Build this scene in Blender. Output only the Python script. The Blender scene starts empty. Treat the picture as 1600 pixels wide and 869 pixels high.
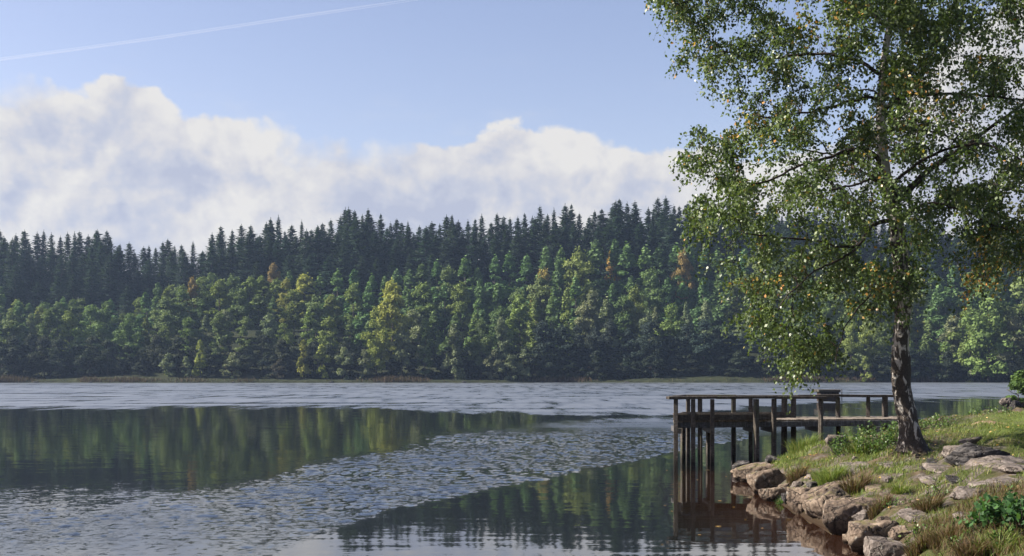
import bpy, bmesh, math, random
import numpy as np
from mathutils import Vector, Matrix

rng = np.random.default_rng(11)
random.seed(11)
sc = bpy.context.scene
COL = sc.collection
F, CX, HOR, EYE = 1900.0, 800.0, 585.0, 2.1      # focal length in photo pixels, centre column, horizon row, eye height over the lake


def at(x, y, Y):
    """World point seen at photo pixel (x, y) when it stands Y metres away."""
    return Vector(((x - CX) * Y / F, Y, EYE - (y - HOR) * Y / F))


# ------------------------------------------------------------------ numpy noise
def _hash(ix, iy, iz, seed):
    h = (ix * 374761393 + iy * 668265263 + iz * 2147483647 + seed * 1274126177) & 0xFFFFFFFF
    h = ((h ^ (h >> 13)) * 1274126177) & 0xFFFFFFFF
    return ((h ^ (h >> 16)) & 0xFFFF) / 65535.0


def vnoise(p, seed=0):
    p = np.asarray(p, float)
    i = np.floor(p).astype(np.int64)
    f = p - i
    u = f * f * (3 - 2 * f)
    r = 0
    for dx in (0, 1):
        for dy in (0, 1):
            for dz in (0, 1):
                w = (u[..., 0] if dx else 1 - u[..., 0]) * (u[..., 1] if dy else 1 - u[..., 1]) * (u[..., 2] if dz else 1 - u[..., 2])
                r = r + w * _hash(i[..., 0] + dx, i[..., 1] + dy, i[..., 2] + dz, seed)
    return r - 0.5


def fbm(p, octaves=4, seed=0, gain=0.5):
    p = np.asarray(p, float)
    a, s, r = 1.0, 1.0, 0
    for k in range(octaves):
        r = r + a * vnoise(p * s + 17.3 * k, seed + k)
        a *= gain
        s *= 2.03
    return r


def unit(v):
    v = np.asarray(v, float)
    return v / np.maximum(np.linalg.norm(v, axis=-1, keepdims=True), 1e-9)


def smooth(a, b, x):
    t = np.clip((x - a) / (b - a), 0, 1)
    return t * t * (3 - 2 * t)


# ------------------------------------------------------------------ object helpers
def tag(o, label=None, cat=None, group=None, kind=None):
    if label:
        o['label'] = label
    if cat:
        o['category'] = cat
    if group:
        o['group'] = group
    if kind:
        o['kind'] = kind
    return o


def link(name, me, mats=(), parent=None):
    o = bpy.data.objects.new(name, me)
    COL.objects.link(o)
    for m in (mats if isinstance(mats, (list, tuple)) else [mats]):
        if me is not None and m.name not in [k.name for k in me.materials]:
            me.materials.append(m)
    if parent is not None:
        o.parent = parent
    return o


def empty(name, loc=(0, 0, 0), rz=0):
    o = bpy.data.objects.new(name, None)
    o.empty_display_size = 0.2
    COL.objects.link(o)
    o.location = loc
    o.rotation_euler = (0, 0, rz)
    return o


def mesh_quads(name, V, mat_name='m', attr=None, smooth_shade=False):
    """Mesh of loose quads: V is (n, 4, 3); attr maps a name to n values, kept per face."""
    V = np.asarray(V, np.float32)
    n = len(V)
    me = bpy.data.meshes.new(name)
    me.vertices.add(n * 4)
    me.vertices.foreach_set('co', V.reshape(-1))
    me.loops.add(n * 4)
    me.loops.foreach_set('vertex_index', np.arange(n * 4, dtype=np.int32))
    me.polygons.add(n)
    me.polygons.foreach_set('loop_start', np.arange(0, n * 4, 4, dtype=np.int32))
    if attr:
        for k, a in attr.items():
            at_ = me.attributes.new(k, 'FLOAT', 'FACE')
            at_.data.foreach_set('value', np.asarray(a, np.float32))
    me.update(calc_edges=True)
    if smooth_shade:
        me.polygons.foreach_set('use_smooth', np.ones(n, bool))
    return me


def mesh_pf(name, V, Fc, smooth_shade=True):
    me = bpy.data.meshes.new(name)
    me.from_pydata([tuple(v) for v in V], [], [tuple(int(i) for i in f) for f in Fc])
    if smooth_shade:
        me.polygons.foreach_set('use_smooth', np.ones(len(me.polygons), bool))
    me.update()
    return me


def leaf_quads(P, D, N, L, W):
    """Rhombic leaves from P along D with blade normal N, length L, width W."""
    D = unit(D)
    S = unit(np.cross(N, D))
    L = np.broadcast_to(np.asarray(L, float), (len(P),))[:, None]
    W = np.broadcast_to(np.asarray(W, float), (len(P),))[:, None]
    return np.stack([P, P + D * L * .45 + S * W * .5, P + D * L, P + D * L * .45 - S * W * .5], axis=1)


def blade_quads(P, lean, h, w, bend):
    """Two-step bent grass blades: returns (2n, 4, 3)."""
    n = len(P)
    up = np.array([0, 0, 1.0])
    ang = rng.uniform(0, math.pi, n)
    S = np.stack([np.cos(ang), np.sin(ang), np.zeros(n)], 1)
    h, w, bend = (np.broadcast_to(np.asarray(a, float), (n,))[:, None] for a in (h, w, bend))
    M = P + up * h * .55 + lean * h * bend * .35
    T = P + up * h * (1 - .25 * bend) + lean * h * bend
    a = np.stack([P - S * w * .5, P + S * w * .5, M + S * w * .4, M - S * w * .4], 1)
    b = np.stack([M - S * w * .4, M + S * w * .4, T + S * w * .06, T - S * w * .06], 1)
    return np.concatenate([a, b], 0)


class MB:
    """Collects tubes and boxes into ONE mesh."""
    def __init__(self):
        self.v, self.f = [], []

    def tube(self, pts, rad, sides=8, cap=True):
        pts = [Vector(p) for p in pts]
        n = len(pts)
        base = len(self.v)
        ref = Vector((0.31, 0.95, 0.05))
        for i, p in enumerate(pts):
            t = (pts[min(i + 1, n - 1)] - pts[max(i - 1, 0)]).normalized()
            a = t.cross(ref)
            if a.length < 1e-3:
                a = t.cross(Vector((1, 0, 0)))
            a.normalize()
            b = t.cross(a).normalized()
            for k in range(sides):
                th = 2 * math.pi * k / sides
                self.v.append(tuple(p + (a * math.cos(th) + b * math.sin(th)) * rad[i]))
        for i in range(n - 1):
            for k in range(sides):
                k2 = (k + 1) % sides
                q = base + i * sides
                self.f.append((q + k, q + k2, q + sides + k2, q + sides + k))
        if cap:
            self.f.append(tuple(base + k for k in range(sides))[::-1])
            self.f.append(tuple(base + (n - 1) * sides + k for k in range(sides)))

    def box(self, c, size, rot=None, bev=0.0):
        c = Vector(c)
        R = rot if rot is not None else Matrix.Identity(3)
        sx, sy, sz = (s / 2 for s in size)
        b = min(bev, sx * .6, sy * .6, sz * .6)
        bm = bmesh.new()
        bmesh.ops.create_cube(bm, size=1)
        for v in bm.verts:
            v.co = Vector((v.co.x * 2 * sx, v.co.y * 2 * sy, v.co.z * 2 * sz))
        if b > 0:
            bmesh.ops.bevel(bm, geom=list(bm.edges), offset=b, segments=1, affect='EDGES')
        base = len(self.v)
        bm.verts.index_update()
        for v in bm.verts:
            self.v.append(tuple(c + R @ v.co))
        for fc in bm.faces:
            self.f.append(tuple(base + v.index for v in fc.verts))
        bm.free()

    def beam(self, a, b, w, h, bev=0.006, ext=0.0):
        a, b = Vector(a), Vector(b)
        d = b - a
        L = d.length + ext * 2
        x = d.normalized()
        z = Vector((0, 0, 1))
        y = z.cross(x)
        if y.length < 1e-4:
            y = Vector((0, 1, 0))
        y.normalize()
        z = x.cross(y).normalized()
        R = Matrix((x, y, z)).transposed()
        self.box((a + b) / 2, (L, w, h), R, bev)

    def build(self, name, mat, parent=None, sm=False):
        me = mesh_pf(name, self.v, self.f, sm)
        return link(name, me, mat, parent)


# ------------------------------------------------------------------ node helpers
def new_mat(name):
    m = bpy.data.materials.new(name)
    m.use_nodes = True
    nt = m.node_tree
    nt.nodes.clear()
    out = nt.nodes.new('ShaderNodeOutputMaterial')
    return m, nt, out


class G:
    """Tiny node-graph writer."""
    def __init__(self, nt):
        self.nt = nt

    def n(self, typ, **kw):
        nd = self.nt.nodes.new(typ)
        for k, v in kw.items():
            setattr(nd, k, v)
        return nd

    def put(self, sock, v):
        if isinstance(v, bpy.types.NodeSocket):
            self.nt.links.new(v, sock)
        elif v is not None:
            sock.default_value = v

    def math(self, op, a, b=None, c=None, clamp=False):
        nd = self.n('ShaderNodeMath', operation=op, use_clamp=clamp)
        self.put(nd.inputs[0], a)
        self.put(nd.inputs[1], b)
        self.put(nd.inputs[2], c)
        return nd.outputs[0]

    def vmath(self, op, a, b=None):
        nd = self.n('ShaderNodeVectorMath', operation=op)
        self.put(nd.inputs[0], a)
        if b is not None:
            self.put(nd.inputs[1], b)
        return nd.outputs[0]

    def noise(self, vec, scale, detail=4, rough=.5, dist=0.0, col=False):
        nd = self.n('ShaderNodeTexNoise')
        self.put(nd.inputs['Vector'], vec)
        self.put(nd.inputs['Scale'], scale)
        self.put(nd.inputs['Detail'], detail)
        self.put(nd.inputs['Roughness'], rough)
        self.put(nd.inputs['Distortion'], dist)
        return nd.outputs['Color' if col else 'Fac']

    def ramp(self, fac, stops, interp='LINEAR'):
        nd = self.n('ShaderNodeValToRGB')
        nd.color_ramp.interpolation = interp
        el = nd.color_ramp.elements
        while len(el) > 1:
            el.remove(el[-1])
        for i, (p, c) in enumerate(stops):
            e = el[0] if i == 0 else el.new(p)
            e.position = p
            c = c if isinstance(c, (tuple, list)) else (c, c, c)
            e.color = (*c[:3], 1)
        self.put(nd.inputs[0], fac)
        return nd.outputs[0]

    def mix(self, fac, a, b, mode='MIX'):
        nd = self.n('ShaderNodeMix', data_type='RGBA', blend_type=mode)
        self.put(nd.inputs[0], fac)
        for s, v in ((nd.inputs[6], a), (nd.inputs[7], b)):
            self.put(s, (*v, 1) if isinstance(v, (tuple, list)) and len(v) == 3 else v)
        return nd.outputs[2]

    def step(self, x, a, b):
        nd = self.n('ShaderNodeMapRange', interpolation_type='SMOOTHSTEP')
        self.put(nd.inputs[0], x)
        self.put(nd.inputs[1], a)
        self.put(nd.inputs[2], b)
        return nd.outputs[0]

    def bump(self, h, strength, dist):
        nd = self.n('ShaderNodeBump')
        nd.inputs['Strength'].default_value = strength
        nd.inputs['Distance'].default_value = dist
        self.put(nd.inputs['Height'], h)
        return nd.outputs[0]


def principled(g, out, color, rough=.8, normal=None, spec=.3):
    p = g.n('ShaderNodeBsdfPrincipled')
    g.put(p.inputs['Base Color'], (*color, 1) if isinstance(color, tuple) else color)
    g.put(p.inputs['Roughness'], rough)
    p.inputs['Specular IOR Level'].default_value = spec
    if normal is not None:
        g.put(p.inputs['Normal'], normal)
    if out is not None:
        g.nt.links.new(p.outputs[0], out.inputs[0])
    return p


def leaf_material(name, stops, trans=.35, rough=.45, spec=.35, obj_tint=False, gain=1.0):
    """Leaves: colour picked per leaf; thin blades let light through."""
    m, nt, out = new_mat(name)
    g = G(nt)
    geo = g.n('ShaderNodeNewGeometry')
    at_ = g.n('ShaderNodeAttribute', attribute_name='tone')
    col = g.ramp(at_.outputs['Fac'], stops)
    if obj_tint:
        oi = g.n('ShaderNodeObjectInfo')
        col = g.mix(1.0, col, oi.outputs['Color'], 'MULTIPLY')
    p = principled(g, None, col, rough, None, spec)
    t = g.n('ShaderNodeBsdfTranslucent')
    g.put(t.inputs[0], g.mix(1.0, col, (1.15, 1.2, .55), 'MULTIPLY'))
    mx = g.n('ShaderNodeMixShader')
    mx.inputs[0].default_value = trans
    nt.links.new(p.outputs[0], mx.inputs[1])
    nt.links.new(t.outputs[0], mx.inputs[2])
    nt.links.new(mx.outputs[0], out.inputs[0])
    return m


def bark_material(name, c1, c2, scale=8.0, stretch=.2):
    m, nt, out = new_mat(name)
    g = G(nt)
    tc = g.n('ShaderNodeTexCoord')
    v = g.vmath('MULTIPLY', tc.outputs['Object'], (1, 1, stretch))
    n = g.noise(v, scale, 6, .6)
    col = g.ramp(n, [(.35, c1), (.65, c2)])
    principled(g, out, col, .9, g.bump(n, .8, .03), .15)
    return m


# ------------------------------------------------------------------ materials
def mat_birch_bark():
    m, nt, out = new_mat('birch_bark')
    g = G(nt)
    geo = g.n('ShaderNodeNewGeometry')
    pos = geo.outputs['Position']
    sep = g.n('ShaderNodeSeparateXYZ')
    nt.links.new(pos, sep.inputs[0])
    z = sep.outputs['Z']
    # rough dark plates: many near the ground, few higher up
    warp = g.vmath('ADD', pos, g.vmath('SCALE', g.noise(pos, 3, 3, .5, col=True)))
    n1 = g.noise(g.vmath('MULTIPLY', pos, (1, 1, .38)), 9.5, 5, .62, .6)
    n2 = g.noise(g.vmath('MULTIPLY', pos, (1, 1, 4.5)), 6, 4, .6)
    n3 = g.noise(pos, 1.7, 2, .5)
    base = g.step(z, 2.6, .9)
    mid = g.math('MULTIPLY', g.step(z, 5.8, 3.2), .10)  # more dark bark up the stem, standing in for crown shade
    thr = g.math('ADD', g.math('ADD', g.math('MULTIPLY', base, .085), .44), mid)
    thr = g.math('ADD', thr, g.math('MULTIPLY', g.math('SUBTRACT', n3, .5), .35))
    dark1 = g.step(g.math('SUBTRACT', thr, n1), -.03, .03)
    lent = g.math('MULTIPLY', g.step(n2, .60, .66), .75)
    dark = g.math('MAXIMUM', dark1, lent)
    white = g.mix(g.noise(pos, 14, 4), (.50, .46, .41), (.26, .235, .205))
    black = g.mix(g.noise(pos, 40, 4), (.016, .014, .013), (.07, .056, .046))
    col = g.mix(dark, white, black)
    ht = g.math('ADD', g.math('MULTIPLY', n1, 1.0), g.math('MULTIPLY', g.noise(pos, 45, 4), .35))
    principled(g, out, col, .8, g.bump(ht, .9, .05), .2)
    return m


def mat_rock(name, c1, c2, c3, moss=.35, band=0.0):
    m, nt, out = new_mat(name)
    g = G(nt)
    tc = g.n('ShaderNodeTexCoord')
    geo = g.n('ShaderNodeNewGeometry')
    oi = g.n('ShaderNodeObjectInfo')
    v = g.vmath('ADD', geo.outputs['Position'], oi.outputs['Location'])
    n1 = g.noise(v, 3.2, 6, .62)
    n2 = g.noise(v, 21, 6, .7)
    n3 = g.noise(v, 75, 3, .6)
    col = g.ramp(n1, [(.32, c1), (.5, c2), (.68, c3)])
    col = g.mix(g.step(n2, .35, .62), g.mix(1, col, (.52, .5, .48), 'MULTIPLY'), col)
    if band:
        wv = g.noise(g.vmath('MULTIPLY', tc.outputs['Object'], (1.2, 3, 18)), 1.8, 5, .6, .5)
        col = g.mix(g.step(wv, .42, .56), g.mix(1, col, (.3, .3, .33), 'MULTIPLY'), col)
        n2 = g.math('ADD', g.math('MULTIPLY', wv, band), n2)
    wv2 = g.vmath('ADD', v, g.vmath('MULTIPLY', g.vmath('SUBTRACT', g.noise(v, 4, 4, .6, col=True), (.5, .5, .5)), (.35, .35, .35)))
    vo = g.n('ShaderNodeTexVoronoi', feature='DISTANCE_TO_EDGE')
    g.put(vo.inputs['Vector'], g.vmath('MULTIPLY', wv2, (1, 1, 1.7)))
    vo.inputs['Scale'].default_value = 2.6
    crack = g.step(vo.outputs['Distance'], .035, .004)
    col = g.mix(g.math('MULTIPLY', crack, .8), col, (.02, .016, .013))
    col = g.mix(g.math('MULTIPLY', g.step(g.noise(v, 13, 4, .6), .62, .68), .55), col, (.30, .29, .25))
    n2 = g.math('SUBTRACT', n2, g.math('MULTIPLY', crack, .8))
    # lichen and moss where it faces the sky
    sepn = g.n('ShaderNodeSeparateXYZ')
    nt.links.new(geo.outputs['Normal'], sepn.inputs[0])
    up = g.step(sepn.outputs['Z'], .45, .9)
    ms = g.math('MULTIPLY', up, g.step(g.noise(v, 5.5, 5, .65), .60 - .2 * moss, .72 - .2 * moss))
    col = g.mix(g.math('MULTIPLY', ms, .75), col, g.mix(n2, (.07, .075, .022), (.16, .13, .05)))
    # wet dark foot just above the water
    sepp = g.n('ShaderNodeSeparateXYZ')
    nt.links.new(geo.outputs['Position'], sepp.inputs[0])
    wet = g.step(g.math('ADD', sepp.outputs['Z'], g.math('MULTIPLY', g.math('SUBTRACT', n1, .5), .15)), .10, .03)
    col = g.mix(wet, col, g.mix(1, col, (.38, .33, .28), 'MULTIPLY'))
    ht = g.math('ADD', g.math('MULTIPLY', n1, 1.2), g.math('ADD', g.math('MULTIPLY', n2, .55), g.math('MULTIPLY', n3, .15)))
    principled(g, out, col, .88, g.bump(ht, .9, .045), .25)
    return m


def mat_wood(name, c1, c2, c3):
    m, nt, out = new_mat(name)
    g = G(nt)
    geo = g.n('ShaderNodeNewGeometry')
    tc = g.n('ShaderNodeTexCoord')
    pos = geo.outputs['Position']
    n1 = g.noise(g.vmath('MULTIPLY', pos, (2.2, 9, 9)), 4, 5, .6)
    n2 = g.noise(pos, 2.0, 4, .6)
    n3 = g.noise(g.vmath('MULTIPLY', pos, (9, 9, 1.2)), 3.5, 4, .6)
    sep = g.n('ShaderNodeSeparateXYZ')
    nt.links.new(pos, sep.inputs[0])
    col = g.ramp(n1, [(.3, c1), (.5, c2), (.7, c3)])
    col = g.mix(g.step(n3, .42, .6), g.mix(1, col, (.6, .57, .52), 'MULTIPLY'), col)
    col = g.mix(g.math('MULTIPLY', g.step(n2, .55, .7), .5), col, (.05, .06, .025))
    wet = g.step(g.math('ADD', sep.outputs['Z'], g.math('MULTIPLY', n2, .3)), .5, .3)
    col = g.mix(wet, col, g.mix(1, col, (.3, .3, .3), 'MULTIPLY'))
    principled(g, out, col, .85, g.bump(n1, .6, .02), .25)
    return m


def mat_ground():
    m, nt, out = new_mat('bank_ground')
    g = G(nt)
    geo = g.n('ShaderNodeNewGeometry')
    pos = geo.outputs['Position']
    at_ = g.n('ShaderNodeAttribute', attribute_name='lawn')
    dirt = g.n('ShaderNodeAttribute', attribute_name='dirt')
    n1 = g.noise(pos, 1.3, 6, .65)
    n2 = g.noise(pos, 9, 6, .7)
    n3 = g.noise(pos, 40, 4, .65)
    soil = g.ramp(n2, [(.3, (.035, .026, .017)), (.5, (.085, .062, .04)), (.7, (.15, .115, .08))])
    moss = g.ramp(n3, [(.3, (.022, .028, .010)), (.55, (.052, .058, .020)), (.75, (.085, .08, .032))])
    green = g.ramp(n3, [(.3, (.04, .06, .014)), (.55, (.08, .105, .025)), (.75, (.14, .15, .045))])
    c = g.mix(g.step(n1, .42, .56), soil, moss)
    rk = g.ramp(g.noise(g.vmath('MULTIPLY', pos, (1, 2.2, 3)), 7, 6, .68), [(.3, (.035, .029, .025)), (.5, (.095, .08, .067)), (.72, (.17, .145, .125))])
    c = g.mix(g.math('MULTIPLY', g.step(g.noise(g.vmath('MULTIPLY', pos, (1, 1.8, 1)), 2.1, 5, .6), .50, .56), g.math('SUBTRACT', 1.0, at_.outputs['Fac'])), c, rk)
    c = g.mix(g.math('MULTIPLY', at_.outputs['Fac'], g.step(n2, .28, .45)), c, green)
    bare = g.ramp(n2, [(.3, (.19, .12, .085)), (.7, (.33, .22, .16))])
    c = g.mix(g.step(g.math('ADD', dirt.outputs['Fac'], g.math('SUBTRACT', n2, .5)), .35, .6), c, bare)
    sep = g.n('ShaderNodeSeparateXYZ')
    nt.links.new(pos, sep.inputs[0])
    c = g.mix(g.step(sep.outputs['Z'], .12, .02), c, (.03, .02, .012))
    ht = g.math('ADD', n2, g.math('MULTIPLY', n3, .4))
    principled(g, out, c, .95, g.bump(ht, .8, .05), .1)
    return m


def mat_hill():
    m, nt, out = new_mat('forest_floor')
    g = G(nt)
    geo = g.n('ShaderNodeNewGeometry')
    n = g.noise(geo.outputs['Position'], .35, 5, .65)
    c = g.ramp(n, [(.3, (.012, .016, .009)), (.7, (.035, .04, .02))])
    principled(g, out, c, 1.0, None, .05)
    return m


def mat_water():
    m, nt, out = new_mat('lake_water')
    g = G(nt)
    geo = g.n('ShaderNodeNewGeometry')
    pos = geo.outputs['Position']
    rp = g.n('ShaderNodeAttribute', attribute_name='ripple').outputs['Fac']
    sh = g.n('ShaderNodeAttribute', attribute_name='shallow').outputs['Fac']
    r = rp
    streak = g.noise(g.vmath('MULTIPLY', pos, (.035, .22, 1)), 1.0, 5, .62)
    shim = g.noise(g.vmath('MULTIPLY', pos, (.55, .085, 1)), 1.0, 5, .7)
    syf = g.n('ShaderNodeSeparateXYZ')
    nt.links.new(pos, syf.inputs[0])
    fz = g.step(syf.outputs['Y'], 46, 62)
    rf = g.step(g.math('ADD', g.math('MULTIPLY', r, .74), g.math('MULTIPLY', g.math('SUBTRACT', shim, .5), 2.0)), .18, .72)
    mr = g.n('ShaderNodeMix', data_type='FLOAT')
    g.put(mr.inputs[0], fz); g.put(mr.inputs[2], r); g.put(mr.inputs[3], rf)
    r = mr.outputs[0]
    streak = g.math('ADD', streak, g.math('MULTIPLY', g.math('SUBTRACT', shim, .5), .55))
    r = g.math('MULTIPLY', r, g.math('MULTIPLY_ADD', g.step(streak, .28, .56), .72, .28))

    def slopes(sx, sy, detail, seed):
        c = g.noise(g.vmath('ADD', g.vmath('MULTIPLY', pos, (sx, sy, 1)), (seed, seed * 2.1, 0)), 1.0, detail, .68, .4, col=True)
        return g.vmath('SUBTRACT', c, (.5, .5, .5))
    big = slopes(.9, 1.1, 3, 3.0)        # gentle swell everywhere
    lap = slopes(.8, 3.6, 3, 31.0)        # long low undulations of the calm parts
    med = slopes(7.0, 7.5, 4, 11.0)       # wind ripples
    fin = slopes(13.0, 12.0, 2, 23.0)

    def sc_(v, s):
        nd = g.n('ShaderNodeVectorMath', operation='SCALE')
        g.put(nd.inputs[0], v)
        g.put(nd.inputs['Scale'], s)
        return nd.outputs[0]
    sy_ = g.n('ShaderNodeSeparateXYZ')
    nt.links.new(pos, sy_.inputs[0])
    away = g.step(sy_.outputs['Y'], 40, 58)                       # ripples finer than can be told apart
    keep_ = g.math('MULTIPLY', g.math('MULTIPLY_ADD', away, -.97, 1.0), g.math('MULTIPLY_ADD', g.step(sy_.outputs['Y'], 11, 22), .45, .55))
    amp = g.math('MULTIPLY_ADD', g.math('MULTIPLY', r, keep_), WATER['ripple'], WATER['calm'])
    s = g.vmath('ADD', sc_(big, g.math('MULTIPLY_ADD', r, WATER['swell_r'], WATER['swell'])), sc_(med, amp))
    s = g.vmath('ADD', s, sc_(lap, WATER['lap']))
    s = g.vmath('ADD', s, sc_(fin, g.math('MULTIPLY', g.math('MULTIPLY', r, keep_), WATER['fine'])))
    sp = g.n('ShaderNodeSeparateXYZ')
    nt.links.new(s, sp.inputs[0])
    cb = g.n('ShaderNodeCombineXYZ')
    g.put(cb.inputs[0], sp.outputs[0])
    g.put(cb.inputs[1], sp.outputs[1])
    cb.inputs[2].default_value = 1.0
    nrm = g.vmath('NORMALIZE', cb.outputs[0])
    rough = g.math('MULTIPLY_ADD', r, g.math('MULTIPLY_ADD', away, WATER['rough_far'], WATER['rough_r']), WATER['rough'])
    base = g.mix(sh, (.006, .007, .006), (.026, .012, .007))
    p = principled(g, out, base, rough, nrm, .5)
    p.inputs['Specular Tint'].default_value = (.84, .91, 1.0, 1)  # blue of the reflected sky put in as a tint
    g.put(p.inputs['IOR'], g.math('MULTIPLY_ADD', r, WATER['ior_r'], WATER['ior']))
    return m


WATER = dict(slope=.150, lap=.030, ripple=.28, calm=.012, swell=.012, swell_r=.02, fine=.18, rough=.03, rough_r=.07, rough_far=.40, ior=1.75, ior_r=2.0)

M = {}
M['birch_bark'] = mat_birch_bark()
M['limb_bark'] = bark_material('limb_bark', (.014, .011, .009), (.055, .042, .034), 10)
M['forest_bark'] = bark_material('forest_bark', (.03, .025, .02), (.11, .095, .08), 1.2)
M['birch_leaf'] = leaf_material('birch_leaf', [(0, (.036, .060, .018)), (.45, (.078, .118, .036)), (.80, (.135, .174, .060)), (.86, (.30, .26, .05)), (.93, (.48, .29, .08)), (1, (.48, .22, .06))], .36, .40, .40)
M['olive_leaf'] = leaf_material('olive_leaf', [(0, (.022, .034, .010)), (.6, (.06, .07, .018)), (.9, (.11, .10, .025)), (1, (.20, .12, .03))], .30, .5, .3)
M['far_leaf'] = leaf_material('far_leaf', [(0, (.55, .6, .55)), (.5, (1, 1, 1)), (1, (1.55, 1.45, 1.3))], .25, .7, .12, True)
M['grass'] = leaf_material('grass_blade', [(0, (.05, .085, .015)), (.5, (.115, .165, .032)), (.85, (.19, .22, .055)), (1, (.28, .24, .10))], .35, .5, .25)
M['dry_grass'] = leaf_material('dry_blade', [(0, (.045, .03, .016)), (.45, (.095, .062, .032)), (.72, (.15, .105, .055)), (.8, (.07, .085, .025)), (1, (.10, .12, .03))], .25, .6, .15)
M['weed'] = leaf_material('weed_leaf', [(0, (.03, .07, .014)), (.6, (.07, .13, .026)), (1, (.16, .20, .045))], .35, .42, .4)
M['bramble'] = leaf_material('bramble_leaf', [(0, (.020, .052, .016)), (.6, (.045, .105, .034)), (1, (.10, .19, .055))], .36, .55, .18)
M['reed'] = leaf_material('reed_blade', [(0, (.04, .028, .02)), (.6, (.085, .060, .042)), (1, (.09, .085, .045))], .2, .8, .1)
M['fallen'] = leaf_material('fallen_leaf', [(0, (.20, .12, .04)), (.6, (.42, .26, .07)), (1, (.50, .36, .2))], .2, .6, .2)
M['rock'] = mat_rock('tan_rock', (.060, .045, .035), (.160, .120, .090), (.265, .208, .155), .45)
M['rock_dark'] = mat_rock('grey_rock', (.03, .028, .028), (.075, .07, .068), (.16, .145, .135), .15, .9)
M['rock_pale'] = mat_rock('pale_rock', (.07, .058, .052), (.155, .13, .115), (.245, .21, .185), .3)
M['wood'] = mat_wood('jetty_wood', (.030, .026, .023), (.066, .057, .049), (.115, .10, .086))
M['wood_grey'] = mat_wood('grey_beam_wood', (.045, .046, .05), (.09, .091, .097), (.14, .14, .148))
M['deck'] = mat_wood('deck_wood', (.10, .084, .070), (.185, .158, .130), (.27, .23, .195))
M['ground'] = mat_ground()
M['hill'] = mat_hill()
M['water'] = mat_water()

# ------------------------------------------------------------------ near bank: height field
SHORE = np.array([(-70, -45), (-14, -4), (-4, 1.5), (0.6, 5.0), (2.4, 8.0), (3.2, 10.5), (3.75, 12.6), (4.05, 14.1), (4.3, 15.6), (4.25, 17.3),
                  (4.35, 20.5), (4.6, 22.8), (4.85, 25.2), (5.7, 26.1), (7.2, 26.6), (7.7, 26.7), (7.4, 28.8), (8.3, 31.5), (10.4, 35.5),
                  (13.4, 38.8), (16.4, 40.5), (21, 43), (27, 49), (30.5, 58), (28.8, 67), (31, 76), (45, 95), (72, 140), (105, 190), (140, 245), (190, 300),
                  (420, 312), (420, -60), (-70, -60)], float)


def shore_dist(x, y):
    """Signed metres inland from the near bank's waterline."""
    x, y = np.asarray(x, float), np.asarray(y, float)
    d = np.full(x.shape, 1e9)
    ins = np.zeros(x.shape, bool)
    n = len(SHORE)
    for i in range(n):
        ax, ay = SHORE[i]
        bx, by = SHORE[(i + 1) % n]
        ex, ey = bx - ax, by - ay
        t = np.clip(((x - ax) * ex + (y - ay) * ey) / (ex * ex + ey * ey), 0, 1)
        d = np.minimum(d, np.hypot(x - ax - t * ex, y - ay - t * ey))
        if ay != by:
            cr = ((ay > y) != (by > y)) & (x < (bx - ax) * (y - ay) / (by - ay) + ax)
            ins ^= cr
    return np.where(ins, d, -d)


def bank_h(x, y):
    x, y = np.asarray(x, float), np.asarray(y, float)
    d = shore_dist(x, y)
    h = np.interp(d, [-3, -.25, 0, .45, 1.2, 2.4, 4.5, 12, 60, 200], [-1.2, -.3, -.02, .36, .62, .92, 1.07, 1.16, 2.5, 9])
    p = np.stack([x, y, np.zeros_like(x)], -1)
    rough = np.clip(d, 0, 1) * (1 - .75 * smooth(3.2, 5.5, d))
    h = h + rough * (fbm(p * 1.3, 4, 5) * .26) + np.clip(d, 0, 1) * fbm(p * .45, 2, 9) * .10
    # the ground swells a little round the foot of the birch
    h = h + .06 * np.exp(-((x - 6.47) ** 2 + (y - 19.5) ** 2) / .35)
    return h


def on_bank(px, py, lo=7.0, hi=90.0):
    """Where the ray through a photo pixel meets the bank."""
    Y = np.geomspace(lo, hi, 2500)
    X = (px - CX) * Y / F
    Z = EYE - (py - HOR) * Y / F
    h = np.maximum(bank_h(X, Y), 0.0)
    k = np.argmax(h >= Z)
    return Vector((X[k], Y[k], h[k]))


gx = np.concatenate([np.linspace(-70, -2, 20), np.arange(-1.6, 2.4, .4), np.arange(2.6, 17, .11), np.geomspace(17.4, 420, 50)])
gy = np.concatenate([np.linspace(-58, 4, 24), np.arange(4.4, 8.6, .3), np.arange(8.8, 38, .13), np.geomspace(38.4, 310, 60)])
XX, YY = np.meshgrid(gx, gy)
ZZ = bank_h(XX, YY)
V = np.stack([XX, YY, ZZ], -1).reshape(-1, 3)
nx, ny = len(gx), len(gy)
idx = np.arange(nx * ny).reshape(ny, nx)
quad = np.stack([idx[:-1, :-1], idx[:-1, 1:], idx[1:, 1:], idx[1:, :-1]], -1).reshape(-1, 4)
zmax = V[:, 2][quad].max(1)
quad = quad[zmax > -.35]
used, inv = np.unique(quad, return_inverse=True)
me = mesh_pf('bank', V[used], inv.reshape(-1, 4))
dd = shore_dist(V[used][:, 0], V[used][:, 1])
a_ = me.attributes.new('lawn', 'FLOAT', 'POINT')
a_.data.foreach_set('value', smooth(2.6, 4.6, dd).astype(np.float32))
dp = on_bank(1535, 661)
a_ = me.attributes.new('dirt', 'FLOAT', 'POINT')
a_.data.foreach_set('value', np.exp(-(((V[used][:, 0] - dp.x) / .62) ** 2 + ((V[used][:, 1] - dp.y) / 1.5) ** 2)).astype(np.float32))
tag(link('bank', me, M['ground']), 'grassy lake bank with bare soil and moss under the birch', kind='structure')

# ------------------------------------------------------------------ far shore and wooded hill
def far_shore(x):
    x = np.asarray(x, float)
    return 304 + 3.0 * np.sin(x * .031 + 1) + 1.6 * np.sin(x * .093) + 24 * smooth(60, 150, x)


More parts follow.
